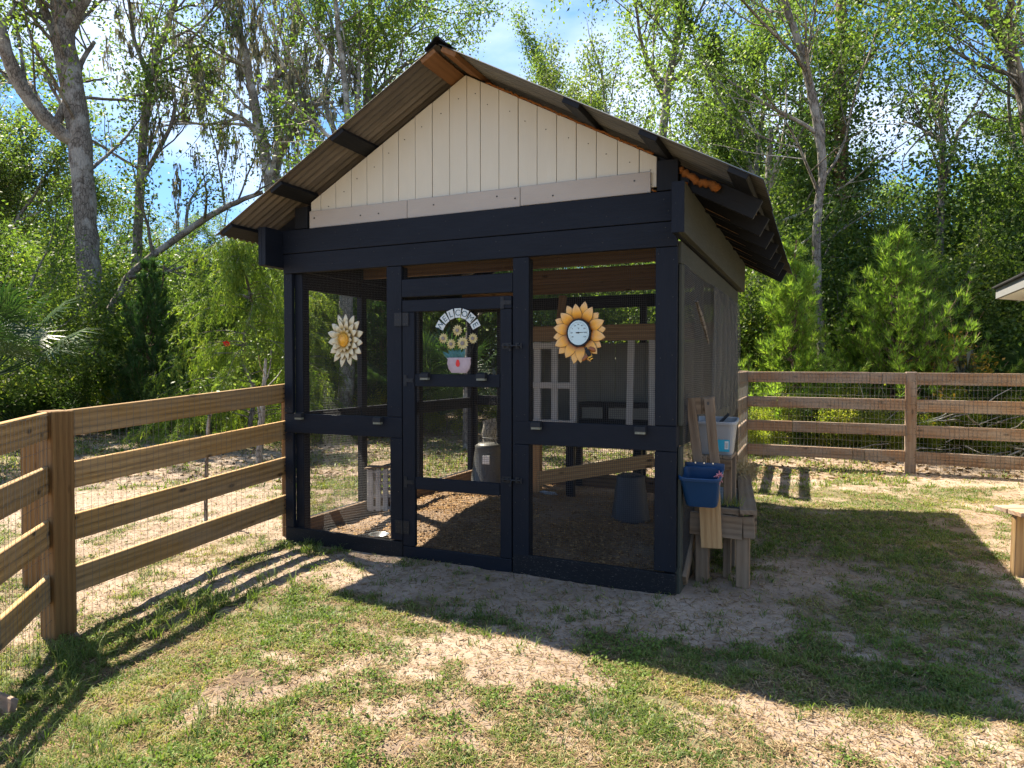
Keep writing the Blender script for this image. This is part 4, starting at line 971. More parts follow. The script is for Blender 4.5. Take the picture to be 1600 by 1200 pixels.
M_TILE = plain('weathered_white_tile', (.55, .57, .54), .5, var=.12, scale=30)
M_TEXT = plain('dark_teal_lettering', (.02, .06, .075), .5)
M_PALEY = plain('pale_yellow_paint', (.62, .52, .26), .5, var=.15, scale=40)
M_TAUPE = plain('taupe_centre', (.2, .16, .14), .6, var=.3, scale=80)
M_TEALL = plain('teal_leaf_paint', (.05, .15, .15), .5, var=.4, scale=50)
M_POTP = plain('mauve_pot_paint', (.38, .29, .31), .5, var=.35, scale=22)

# ------------------------------------------------------------------ things inside the run
def build_inside():
    # coop on legs at the back right
    y0, y1 = 2.62, 3.42; T = thing('nesting_house', 'grey-green nesting house with whitish open frame at the back right inside the run', 'coop', (-1.2, 3.0, .84)); X = (1, 0, 0); Z = (0, 0, 1)
    P = lambda px, py: on(1, y0, px, py)
    xa, xb = P(832, 520).x-.35, -.10; zt, zb = P(930, 518).z+.07, P(930, 530).z-.02
    board('top_beam', (xa, y0, (zt+zb)/2), (xb, y0, (zt+zb)/2), zt-zb, .038, Z, M_COOPB, T)
    zf = .86; board('floor_board', (xa, (y0+y1)/2, zf-.02), (xb, (y0+y1)/2, zf-.02), .80, .03, (0, 1, 0), M_COOPB, T)
    for px, w in ((841, .085), (868, .075), (897, .075), (987, .072), (1020, .075)):
        x = P(px, 600).x; board('frame_stud', (x+(.02 if px == 987 else 0)*-1, y0-.02, zf), (x, y0-.02, zb), w, .035, X, M_WPAINT, T)
    xl, xr = P(832, 600).x, P(901, 600).x
    for py, h in ((540, .07), (602, .07), (659, .05)): z = P(865, py).z; board('frame_rail', (xl-.3, y0-.045, z), (xr, y0-.045, z), h, .02, Z, M_WPAINT, T)
    n = 13
    for k in range(n):   # ribbed back wall: one panel per rib
        a = xa+(xb-xa)*k/n; b = xa+(xb-xa)*(k+1)/n; board('wall_panel', ((a+b)/2, y1, zf), ((a+b)/2, y1, zb), (b-a)-.006, .018, X, M_COOP, T)
    board('side_panel', (xa, (y0+y1)/2, zf), (xa, (y0+y1)/2, zb), .8, .018, (0, 1, 0), M_COOP, T); board('side_panel', (xb, (y0+y1)/2, zf), (xb, (y0+y1)/2, zb), .8, .018, (0, 1, 0), M_COOP, T)
    for x, m in ((P(839, 700).x, M_PLANK), (P(891, 700).x, M_NAVY), (P(996, 700).x, M_NAVY)): board('leg', (x, y0+.02, .05), (x, y0+.02, zf-.035), .09, .08, X, m, T)
    for px in (931, 972, 1010):
        x = on(1, 3.1, px, 640).x; t = thing('plastic_crate', 'black plastic crate, %s, inside the nesting house' % {931: 'leftmost of three', 972: 'middle of three', 1010: 'rightmost of three'}[px], 'crate', (x, 3.1, zf), 'black crates in the nesting house'); mb = MB(); w, h, dd = .30, .27, .3
        for s in (-1, 1): mb.box((x+s*w/2, 3.1, zf+h/2), (.03, dd, h)); mb.box((x, 3.1+s*dd/2, zf+.04), (w, .012, .08)); mb.box((x, 3.1+s*dd/2, zf+h-.025), (w, .016, .05))
        mb.box((x, 3.1, zf+.01), (w, dd, .015)); mb.obj('crate_shell', M_BLACKP, t); mb = MB(); mb.box((x, 3.1-dd/2+.006, zf+.15), (w-.05, .004, .13)); mb.obj('crate_panel', M_COOP, t)
    # leaning tan board in front of the coop top
    b = board('leaning_board', P(880, 462), P(868, 560), .09, .02, (1, 0, 0), M_OLD, None); tag(b, 'narrow brown board leaning behind the sunflower against the nesting house', 'board')
    b = board('ramp_plank', on(1, 1.75, 843, 748)+Vector((-.02, 0, 0)), on(1, 2.35, 1022, 719), .14, .038, (0, 0, 1), M_PLANK, None); tag(b, 'knotty tan plank sloping up across the right bay inside the run', 'plank')
    # upturned rubber bucket
    c = on(2, .04, 985, 812); T = thing('rubber_bucket', 'black rubber bucket upturned on the floor in the right bay', 'bucket', c)
    mb = MB(); mb.lathe([(.19, 0), (.2, .012), (.185, .03), (.135, .43), (.13, .44), (0, .44)], 28, c); mb.obj('bucket_body', M_RUBBER, T, True); mb = MB(); mb.lathe([(.10, .445), (.10, .455), (0, .455)], 20, c); mb.obj('bucket_base', M_RUBBER, T)
    # clear bottle
    c = on(2, .06, 858, 776); T = thing('plastic_bottle', 'small clear plastic bottle lying on the bedding in the right bay', 'bottle', c); mb = MB(); mb.lathe([(0, -.11), (.03, -.11), (.034, -.08), (.032, 0), (.034, .06), (.014, .1), (.014, .12), (0, .12)], 14)
    link('bottle_body', mb.mesh('bottle', [M_CLEAR], True), None, T, Matrix.Translation(c+Vector((0, 0, .03))) @ Matrix.Rotation(1.25, 4, 'Z') @ Matrix.Rotation(math.pi/2, 4, 'X') @ Matrix.Rotation(.2, 4, 'Y'))
    # feeder
    c = on(1, 2.75, 762, 750); c.z = .06
    T = thing('feed_dispenser', 'tall grey metal feed dispenser with flared hood, behind the door at the left wall', 'feeder', c); mb = MB()
    mb.lathe([(.27, 0), (.275, .02), (.235, .06), (.205, .1), (.165, .42), (.15, .5), (.155, .53), (.11, .56), (0, .565)], 24, c); mb.obj('feeder_body', M_GREYM, T, True); mb = MB(); mb.box((c.x+.07, c.y-.185, c.z+.38), (.09, .02, .1)); mb.obj('feeder_label', M_WHITE, T); mb = MB(); mb.tube([(c.x-.13, c.y, c.z+.53), (c.x-.07, c.y, c.z+.62), (c.x+.07, c.y, c.z+.62), (c.x+.13, c.y, c.z+.53)], [.006]*4, 5); mb.obj('handle', M_IRON, T)
    # slotted crate against the left wall
    c = Vector((-3.17, 1.2, .10)); R = Matrix.Rotation(rad(24), 3, 'Z'); T = thing('slotted_crate', 'weathered white slotted crate with plywood lid by the left wall of the run', 'crate', c)
    W_, H_, D_ = .37, .42, .42
    def loc(x, y, z): return c+R @ Vector((x, y, z))
    for k in range(5):
        x = -W_/2+.037+k*.074
        for s in (-1, 1):
            board('slat', loc(x, s*D_/2, 0), loc(x, s*D_/2, H_), .050, .014, R @ Vector((1, 0, 0)), M_WPAINT, T)
    for s in (-1, 1):
        for z in (.03, .15, .28, H_-.03): board('crossbar', loc(-W_/2, s*(D_/2-.012), z), loc(W_/2, s*(D_/2-.012), z), .035, .010, (0, 0, 1), M_WPAINT, T)
        for k in range(5): y = -D_/2+.05+k*.08; board('slat', loc(s*W_/2, y, 0), loc(s*W_/2, y, H_), .05, .012, R @ Vector((0, 1, 0)), M_WPAINT, T)
    board('lid', loc(-W_/2-.02, 0, H_+.01), loc(W_/2+.02, 0, H_+.05), D_+.06, .014, R @ Vector((0, 1, 0)), M_OLD, T)
    # steel bowl
    c = on(2, .045, 592, 843); T = thing('steel_bowl', 'small bright steel bowl on the bedding in the left bay', 'bowl', c); mb = MB(); mb.lathe([(.05, 0), (.06, .006), (.085, .045), (.09, .05), (.083, .045), (.055, .01), (0, .008)], 24, c); mb.obj('bowl_body', M_STEEL, T, True)
    # curb planks along the left wall
    for k, (a, b_) in enumerate((((-3.30, .1), (-3.30, 1.7)), ((-3.30, 1.75), (-3.28, 3.4)))):
        b = board('curb_plank', (a[0], a[1], .12), (b_[0], b_[1], .12), .14, .04, (0, 0, 1), M_RAW, None); tag(b, ('dark edging plank holding the bedding along the left wall, near the door' , 'dark edging plank further back, beside the feed dispenser')[k], 'plank')
M_CLEAR = plain('clear_plastic', (.6, .62, .62), .12, 0, .6, var=.05, Transmission__Weight=.6)

# ------------------------------------------------------------------ fences
def welded(a, b, z0, z1, parent, off, r=.0014, mat=M_GALVD, wob=.006):
    """2x4 inch welded wire between two ground points"""
    a = Vector(a); b = Vector(b); L = (b-a).length; d = (b-a).normalized(); n = Vector((-d.y, d.x, 0))*off; mb = MB(); R_ = random.Random(int(L*1000)); k = int(L/.051)
    za = a.z; zb = b.z
    for i in range(k+1):
        t = i/k; p = a+(b-a)*t+n; w1 = R_.uniform(-wob, wob)*d; w2 = R_.uniform(-wob, wob)*d; z = za+(zb-za)*t
        mb.tube([Vector((p.x, p.y, z+z0))+w1, Vector((p.x, p.y, z+(z0+z1)/2))+w2+n.normalized()*R_.uniform(-wob, wob), Vector((p.x, p.y, z+z1))-w1], [r]*3, 3, caps=False)
    m = int((z1-z0)/.102)
    for i in range(m+1):
        h = z0+(z1-z0)*i/m; P_ = []
        for j in range(13): t = j/12; p = a+(b-a)*t+n; P_.append(Vector((p.x, p.y, za+(zb-za)*t+h+R_.uniform(-wob, wob)*1.2))+n.normalized()*R_.uniform(-wob, wob))
        mb.tube(P_, [r]*13, 3, caps=False)
    o = mb.obj('welded_wire', mat, parent); o['kind'] = 'stuff'
def fence_run(label, a, b, za, zb, tops, parent=None, post=(True, True), rw=.165, mat=M_FENCE, pmat=M_POST, off=.03, inside=1, seams=(), postH=1.405, wire=True, psz=.14, wmat=M_GALVD, wr=.0011):
    """four-rail fence; posts at a and/or b; rails on the side of normal*inside"""
    a = Vector((a[0], a[1], za)); b = Vector((b[0], b[1], zb)); T = thing('rail_fence', label, 'fence', (a+b)/2); d = (b-a).normalized(); n = Vector((-d.y, d.x, 0)).normalized()*inside
    for k, p in enumerate((a, b)):
        if post[k]: board('post', p+Vector((0, 0, -.15)), p+Vector((0, 0, postH)), psz, psz, d, pmat, T, .006)
    for t in tops:
        cuts = [0]+sorted(rnd.uniform(.15, .85) for _ in range(seams[tops.index(t)] if seams else 0))+[1]
        for c0, c1 in zip(cuts[:-1], cuts[1:]):
            g0 = (psz/2+.002 if (c0 == 0 and off and abs(off) < .05) else .002); g1 = (psz/2+.002 if (c1 == 1 and off and abs(off) < .05) else .002); p = a+(b-a)*c0+n*off+d*g0; q = a+(b-a)*c1+n*off-d*g1; board('rail', p+Vector((0, 0, t-rw/2)), q+Vector((0, 0, t-rw/2+rnd.uniform(-.004, .004))), rw, .034, (0, 0, 1), mat, T, .004)
    mb = MB()
    for t in tops:
        for e, s_ in ((a, 1), (b, -1)):
            for dz in (-.035, -.08, -.125):
                q = e+d*s_*(.05+rnd.uniform(-.008, .008))+n*(off+.018)+Vector((0, 0, t+dz+rnd.uniform(-.01, .01))); mb.box(q, (.009, .009, .009))
    mb.obj('nail_heads', M_NAIL, T)['kind'] = 'stuff'
    if wire: welded(a, b, .03, tops[0]-.01, T, (off+.021)*inside, mat=wmat, r=wr)
    return T
def build_fences():
    P1 = at(85, 573, 4.2); C1 = (XL-.06, .05)
    tops = (1.405, 1.075, .745, .41)
    T = fence_run('four-rail wooden fence on the left, from the dark corner post to the run', (P1.x, P1.y), C1, -.13, -.005, tops, post=(True, False), inside=-1, off=.0, postH=1.41)
    # post and rail meet flush: shift is small; end post beside the run
    board('post', (XL-.10, .12, -.1), (XL-.10, .12, 1.25), .09, .09, (1, 0, 0), M_POST, T)
    e = at(-43, 573, 3.3); e2 = at(-150, 573, 2.55)
    T2 = fence_run('wooden fence at the far left edge, running from the corner post toward the viewer', (P1.x-.02, P1.y-.03), (e2.x-.05, e2.y-.05), -.13, -.16, tops, post=(False, True), inside=1, off=.0)
    o = at(51, 573, 5.05); T3 = board('fence_post', (o.x, o.y, -.2), (o.x, o.y, 1.17), .125, .125, RT, M_POST, None, .006); tag(T3, 'dark square post standing just outside the left fence corner', 'post')
    # outer fence behind on the far left continues away
    rc = at(1162, 573, 10.55); rm = at(1424, 573, 9.63); d = (rm-rc); r3 = rm+d*1.02+Vector((0, -.12, 0)); r4 = r3+d
    tp = (1.445, 1.07, .71, .34); s = (2, 1, 2, 2)
    fence_run('rail fence panel behind the yard, between the corner post and the middle post', (rc.x, rc.y), (rm.x, rm.y), .03, .02, tp, rw=.16, mat=M_FENCE2, pmat=M_FENCE2, off=.045, inside=-1, seams=s, postH=1.455, psz=.135, wmat=M_GALV, wr=.0020)
    fence_run('rail fence panel behind the yard, right of the middle post', (rm.x, rm.y), (r3.x, r3.y), .02, .01, tp, rw=.17, mat=M_FENCE2, pmat=M_FENCE2, off=.045, inside=-1, postH=1.46, psz=.135, post=(False, True), wmat=M_GALV, wr=.0020)
    fence_run('last rail fence panel, running out of view at the right edge', (r3.x, r3.y), (r4.x, r4.y), .01, .01, tp, rw=.17, mat=M_FENCE2, pmat=M_FENCE2, off=.045, inside=-1, postH=1.46, psz=.135, post=(False, True), wmat=M_GALV, wr=.0020)
    fence_run('short fence return from the rear corner post to the back of the run', (rc.x, rc.y), (-.16, D+.6), .03, .03, tp, rw=.16, mat=M_FENCE2, off=.05, inside=1, postH=1.45, psz=.1, post=(False, True), wmat=M_GALV, wr=.0020)

# ------------------------------------------------------------------ potting bench with its planter and basket
def build_bench_area():
    T = thing('potting_bench', 'weathered wooden potting bench with ribbed metal top against the right wall of the run', 'bench', (.2, 1.2, 0)); Z = (0, 0, 1); X = (1, 0, 0); Y = (0, 1, 0)
    f0, f1 = Vector((-.0, .30, 0)), Vector((.405, .465, 0)); d = (f1-f0).normalized()
    f0 = Vector((.035, .33, 0)); f1 = Vector((.44, .33, 0)); d = Vector((1, 0, 0))
    zt = .52; zb = .33
    board('front_board', (.035, .31, (zt+zb)/2), (.395, .31, (zt+zb)/2-.01), .16, .036, Z, M_OLD, T); board('front_board', (.398, .325, (zt+zb)/2-.005), (.475, .325, (zt+zb)/2), .15, .036, Z, M_OLD, T)
    for x in (.115, .395): board('leg', (x, .375, -.02), (x, .375, zt-.04), .09, .085, X, M_OLD, T); board('leg', (x-.2, 2.0, 0), (x-.2, 2.0, zt-.03), .09, .085, X, M_OLD, T) if x > .2 else None
    board('side_board', (.435, .30, zt+.012), (.225, 2.12, zt+.012), .115, .034, X, M_OLD, T); board('side_board', (.47, .36, .44), (.262, 2.08, .44), .13, .03, Z, M_OLD, T)
    board('top_rail', (.06, .36, zt), (.37, .36, zt), .05, .04, Y, M_OLD, T)
    # ribbed metal sheet
    mb = MB(); n = 60
    for j in range(n+1):
        y = .42+1.1*j/n; z = zt-.03+.012*math.sin(2*math.pi*j/7.5); xr_ = .37-.13*j/n; mb.v += [(.05, y, z), (xr_, y, z), (.05, y, z-.002), (xr_, y, z-.002)]
    for j in range(n): a = 4*j; mb.f += [(a, a+1, a+5, a+4), (a+2, a+6, a+7, a+3)]
    mb.m = [0]*len(mb.f); mb.obj('ribbed_sheet', M_GALVS, T, True)
    board('inner_rail', (.378, .42, zt+.0), (.25, 1.5, zt+.0), .05, .03, Z, M_RAW, T)
    # raised shelf behind the planter rack
    zs = .885; xs0 = .035; xs1 = on(1, .62, 1147, 710).x
    for k in range(4): w = (xs1-xs0)/4; board('shelf_board', (xs0+w*(k+.5), .47, zs), (xs0+w*(k+.5), .80, zs), w-.004, .022, X, M_OLD, T)
    board('shelf_front', (xs0, .465, zs-.05), (xs1, .465, zs-.05), .075, .025, Z, M_RAW, T); board('shelf_front', (xs0, .80, zs-.05), (xs1, .80, zs-.05), .075, .025, Z, M_RAW, T)
    for x in (xs0+.03, xs1-.03): board('shelf_leg', (x, .50, .0), (x, .50, zs-.02), .055, .045, X, M_OLD, T); board('shelf_leg', (x, .79, .0), (x, .79, zs-.02), .055, .045, X, M_OLD, T)
    # soil tray with weeds growing in it
    t2 = thing('soil_tray', 'small dark tray with sprouting grass on the front of the potting bench', 'tray', (.31, .42, zt)); mb = MB(); mb.box((.31, .42, zt+.012), (.15, .10, .024)); mb.obj('tray_body', M_BLACKP, t2)
    x = .24+.14*NR.rand(60); y = .38+.09*NR.rand(60); V = []; F = []
    for k in range(60):
        a = rnd.random()*6.28; h = rnd.uniform(.02, .13); dx, dy = math.cos(a)*h*.6, math.sin(a)*h*.6; i = len(V); V += [(x[k]-.002, y[k], zt+.02), (x[k]+.002, y[k], zt+.02), (x[k]+dx, y[k]+dy, zt+.02+h)]; F.append((i, i+1, i+2))
    me = fastmesh('sprouts', np.array(V), np.array(F), [M_GRASS], attr=NR.rand(60)); me.transform(WM[t2.name].inverted()); link('sprouts', me, None, t2, WM[t2.name])
    # straw heap on the far end
    R = NR; n = 900; P = np.stack([.24+.07*R.randn(n), 2.0+.16*R.randn(n), np.full(n, zt+.03)], 1); P[:, 2] += .10*R.rand(n)*np.exp(-((P[:, 0]-.24)/.08)**2); me = leaves(P, .09, .05, R, M_STRAWP, up=0); o = link('straw_heap', me); tag(o, 'pile of pale straw on the far end of the potting bench', 'straw', kind='stuff')
    # hanging planter rack: two arms, cross pieces, plank
    Q = lambda px, py, y=.26: on(1, y, px, py)
    T3 = thing('planter_rack', 'two-armed rack of rough boards with an orange plank, leaning on the potting bench', 'rack', Q(1100, 800)); y = .24
    board('arm', Q(1078, 622), Q(1092, 730), .065, .03, X, M_OLD, T3); board('arm', Q(1107, 622), Q(1118, 732), .065, .03, X, M_OLD, T3)
    board('cross_piece', Q(1074, 635)+Vector((0, .032, 0)), Q(1095, 634)+Vector((0, .032, 0)), .12, .028, Z, M_OLD, T3); board('cross_piece', Q(1096, 634)+Vector((0, .033, 0)), Q(1116, 633)+Vector((0, .033, 0)), .12, .028, Z, M_OLD, T3)
    board('block', Q(1092, 712)+Vector((0, .031, 0)), Q(1092, 735)+Vector((0, .031, 0)), .10, .028, X, M_OLD, T3)
    board('plank', Q(1107, 745), Q(1112, 856), .145, .034, X, M_PLANK, T3)
    # knot hole
    mb = MB(); q = Q(1107, 630)+Vector((0, -.016, 0)); disc(mb, q, .013, q.y-.0015, q.y, .7, 16); mb.obj('knot', M_INK, T3)
    # blue bin: open tapered box with rolled rim
    c = Q(1097, 757, .15); T4 = thing('blue_planter', 'blue plastic trough planter hung on the rack in front of the potting bench', 'planter', c)
    def bin_(T, c, w0, w1, d0, d1, h, m, rim=.018, tilt=0, name='trough', rnd_=.04):
        def ring(w, dd, z, r):
            P = []; 
            for cx, cy, a0 in ((1, 1, 0), (-1, 1, 1), (-1, -1, 2), (1, -1, 3)):
                for k in range(5): a = math.pi/2*(a0+k/4); P.append((cx*(w/2-r)+r*math.cos(a), cy*(dd/2-r)+r*math.sin(a), z))
            return P
        mb = MB(); rings = [ring(w1*.97, d1*.97, 0, rnd_), ring(w1, d1, .01, rnd_), ring(w0, d0, h-.02, rnd_), ring(w0+rim*2, d0+rim*2, h-.022, rnd_+rim), ring(w0+rim*2, d0+rim*2, h-.004, rnd_+rim), ring(w0+rim, d0+rim, h, rnd_+rim*.5), ring(w0-.008, d0-.008, h-.004, rnd_), ring(w1-.012, d1-.012, .016, rnd_)]
        for rg in rings: mb.v += rg
        n = len(rings[0])
        for k in range(len(rings)-1):
            for j in range(n): a = k*n+j; b = k*n+(j+1) % n; mb.f.append((a, b, b+n, a+n))
        mb.f.append(tuple(range(n))[::-1]); e = (len(rings)-1)*n; mb.f.append(tuple(e+j for j in range(n)))
        M = Matrix.Translation(c) @ Matrix.Rotation(tilt, 4, 'X'); me = mb.mesh(name, [m], False)
        bm = bmesh.new(); bm.from_mesh(me); bmesh.ops.recalc_face_normals(bm, faces=bm.faces[:]); bm.to_mesh(me); bm.free()
        return link(name, me, None, T, M)
    c.y = .15
    top = Q(1097, 733, .15).z; bot = Q(1097, 787, .15).z
    bin_(T4, Vector((Q(1097, 760, .12).x, .12, bot+.01)), .262, .215, .19, .13, top-bot-.012, M_BLUE, .012, .27, 'trough')
    bx = Q(1097, 760, .12).x; board('back_plate', (bx-.137, .215, top+.012), (bx+.137, .215, top+.012), .05, .008, Z, M_BLUE, T4)
    mb = MB()
    for k in range(3): mb.box((bx-.06+.06*k, .2095, top+.035), (.010, .004, .010))
    mb.obj('plate_screws', M_STEEL, T4)
    mb = MB()
    q = Vector((bx+.13, .03, top-.02))
    for k in range(16): mb.tube([q+Vector((rnd.gauss(0, .012), rnd.gauss(0, .01), rnd.gauss(0, .012))) for _ in range(4)], [.003]*4, 4)
    mb.tube([q, q+Vector((.005, -.012, -.03)), q+Vector((-.002, -.014, -.06))], [.004, .003, .002], 4)
    o = mb.obj('twine_knot', M_PINK, None); tag(o, 'tangle of pink twine snagged on the rim of the blue planter', 'twine')
    # grey basket with debris on the raised shelf
    cx, cy = on(1, .64, 1119, 680).x, .64; T5 = thing('wastebasket', 'light grey plastic wastebasket with turquoise sticker, standing on the raised shelf', 'basket', (cx, cy, zs+.012))
    bin_(T5, Vector((cx, cy, zs+.012)), .30, .25, .22, .17, .26, M_GREYP, .012, .10, 'basket')
    mb = MB(); M_ = Matrix.Translation((cx, cy, zs+.012))
    y_ = cy-.090; mb.quad((cx+.02, y_-.010, zs+.035), (cx+.108, y_-.010, zs+.035), (cx+.112, y_-.026, zs+.125), (cx+.02, y_-.026, zs+.125)); mb.obj('sticker', M_TEAL, T5)
    mb = MB(); mb.quad((cx+.075, y_-.0155, zs+.055), (cx+.102, y_-.0155, zs+.055), (cx+.104, y_-.0265, zs+.115), (cx+.077, y_-.0265, zs+.115)); mb.obj('sticker_panel', M_WHITE, T5)
    mb = MB()
    for k in range(6): mb.box((cx+.089, y_-.0180-.0013*k, zs+.066+.007*k), (.018, .0022, .002))
    mb.obj('barcode', M_INK, T5)['kind'] = 'stuff'
    b = board('broken_slat', (cx+.0, cy-.05, zs+.21), (cx+.08, cy+.04, zs+.30), .05, .02, Y, M_BLACKW, None); tag(b, 'dark broken slat sticking out of the grey wastebasket', 'slat')
    # bench at the right edge
    T6 = thing('garden_bench', 'low brown wooden bench with plank leg, cut off by the right edge', 'bench', (2.45, 1.35, 0)); p = at(1566, 803, 5.0)
    c0 = Vector((2.12, 1.33, 0)); h = .475; r = RT.copy(); fwd = Vector((FW.x, FW.y, 0)).normalized(); s0 = at(1604, 573, 4.9); s0.z = h
    for k in range(2): q = s0+fwd*(.09+.15*k); board('seat_plank', q, q+r*1.35, .14, .034, fwd, M_FENCE2, T6)
    for off in (.14, 1.2):
        q = s0+r*(off)+fwd*.16; q.z = 0; a = q+r*.02; b_ = q.copy(); b_.z = h-.02; board('leg_plank', a-r*.03+Vector((0, 0, -.01)), b_, .27, .036, r*.93+fwd*.35, M_FENCE, T6)
M_GALVS = plain('dull_blue_grey_metal', (.25, .29, .32), .4, .6, var=.2)
M_STRAWP = leafmat('pale_straw', [(0, (.22, .16, .08)), (1, (.42, .34, .2))], .2, tcol=(1, .9, .7), rough=.8)

# ------------------------------------------------------------------ house eave at the right edge
def build_house():
    T = thing('neighbouring_house', 'corner of a house roof with dark shingles and pale fascia at the right edge', 'house', (9, 3, 0)); r = RT.copy(); f = Vector((FW.x, FW.y, 0)).normalized()
    a = at(1558, 467, 8.2); b = at(1602, 449, 7.55); a.z = b.z = 2.36     # eave corner, then along the eave toward the viewer
    b = on(2, 2.36, 1603, 449); d1 = Vector((b.x-a.x, b.y-a.y, 0)).normalized(); d2 = Vector((-d1.y, d1.x, 0));
    if d2.dot(f) < 0: d2 = -d2
    d2 = (r*.9+f*.43).normalized(); L1 = 5.0; p = Vector((a.x, a.y, a.z)); Z = (0, 0, 1)
    board('fascia', p+Vector((0, 0, .06)), p+d1*L1+Vector((0, 0, .06)), .12, .03, Z, M_FASC, T, .002)
    board('fascia', p+Vector((0, 0, .06)), p+d2*6+Vector((0, 0, .06)), .12, .03, Z, M_FASC, T, .002)
    board('drip_edge', p-d2*.03+Vector((0, 0, .135)), p-d2*.03+d1*L1+Vector((0, 0, .135)), .03, .05, Z, M_BLACKW, T, .002)
    for k in range(14):
        u = .03+k*.14; A = p+d2*u+Vector((0, 0, .16+u*.33)); board('shingle_course', A-d1*.03, A+d1*(L1+.03), .152, .012, (d2+Vector((0, 0, .37))).normalized(), M_SHING, T, .002)
    mb = MB(); mb.quad(p, p+d1*L1, p+d1*L1+d2*.6, p+d2*.6); mb.obj('soffit', M_WHITE, T)
    A = p+d2*.6+d1*.3; B = p+d2*.6+d1*(L1-.3); C_ = p+d2*5.5+d1*.3
    board('wall', (A+B)/2-Vector((0, 0, a.z)), (A+B)/2, (B-A).length, .1, d1, M_CREAM, T); board('wall', (A+C_)/2-Vector((0, 0, a.z)), (A+C_)/2, (C_-A).length, .1, d2, M_CREAM, T)
M_FASC = plain('pale_grey_fascia', (.2, .2, .2), .5, var=.08)
M_SHING = plain('dark_shingles', (.06, .058, .055), .9, var=.4, scale=30, bstr=.5)

# ------------------------------------------------------------------ woods
def dead_branches(label, px, dep, w, h, n, seed, cat='branches'):
    r = random.Random(seed); g = gnd(px, dep); T = thing('brush_pile', label, cat, g); mb = MB()
    for k in range(n):
        p = g+Vector((r.gauss(0, w), r.gauss(0, .5), r.uniform(.02, h))); d = Vector((r.gauss(0, 1), r.gauss(0, .5), r.uniform(-.25, .5))).normalized(); L = r.uniform(.4, 1.4); P = [p]
        for s in range(4): d = (d+rvec(r)*.3).normalized(); P.append(P[-1]+d*L/4)
        mb.tube(P, [.016*r.uniform(.5, 1.3)*(1-s*.18) for s in range(5)], 4, caps=False)
    o = mb.obj('dead_sticks', M_BARKP, T, True); o['kind'] = 'stuff'; return T
MARKS = [(-200, 'beyond the left edge'), (10, 'at the left edge'), (85, 'above the dark corner post'), (137, 'at the thick oak'), (215, 'at the vine-wrapped tree'), (300, 'at the leaning trunk'), (390, 'at the feathery tree'), (460, 'at the left roof eave'),
         (546, 'behind the metal daisy'), (590, 'behind the left roof slope'), (690, 'under the roof peak'), (720, 'behind the WELCOME sign'), (805, 'behind the door bolts'), (850, 'behind the right roof slope'), (909, 'behind the sunflower'), (1000, 'behind the right mesh bay'), (1060, 'behind the run corner post'), (1110, 'behind the blue planter'),
         (1162, 'at the rear fence corner post'), (1236, 'at the first bright pine'), (1283, 'at the slender pale tree'), (1313, 'at the tall straight pine'), (1398, 'at the second bright pine'), (1424, 'at the middle fence post'), (1470, 'at the viney tree'), (1530, 'over the brush pile'), (1600, 'at the house eave'), (1750, 'past the right edge')]
USED = {}
KN = dict(oakA='spreading leafy tree', oakB='pale-barked leafy tree', tallA='tall narrow leafy tree', tallB='tall dark-leaved tree', airy='thin open-crowned tree', bushA='dark bush', bushB='light green bush', shrubY='yellow-green shrub', shrubG='dark green low shrub')
def mklabel(base, px, dep):
    rows = 'front' if dep < 16 else 'second' if dep < 18.6 else 'third' if dep < 22 else 'fourth' if dep < 27 else 'fifth' if dep < 33 else 'last'
    x, mk = min(MARKS, key=lambda q: abs(q[0]-px)); side = '' if abs(px-x) < 14 else (' left,' if px < x else ' right,')
    s = '%s, %s row,%s %s' % (base, rows, side, mk)
    if s in USED: s += ', further right' if px > USED[s] else ', further left'
    USED[s] = px; return s
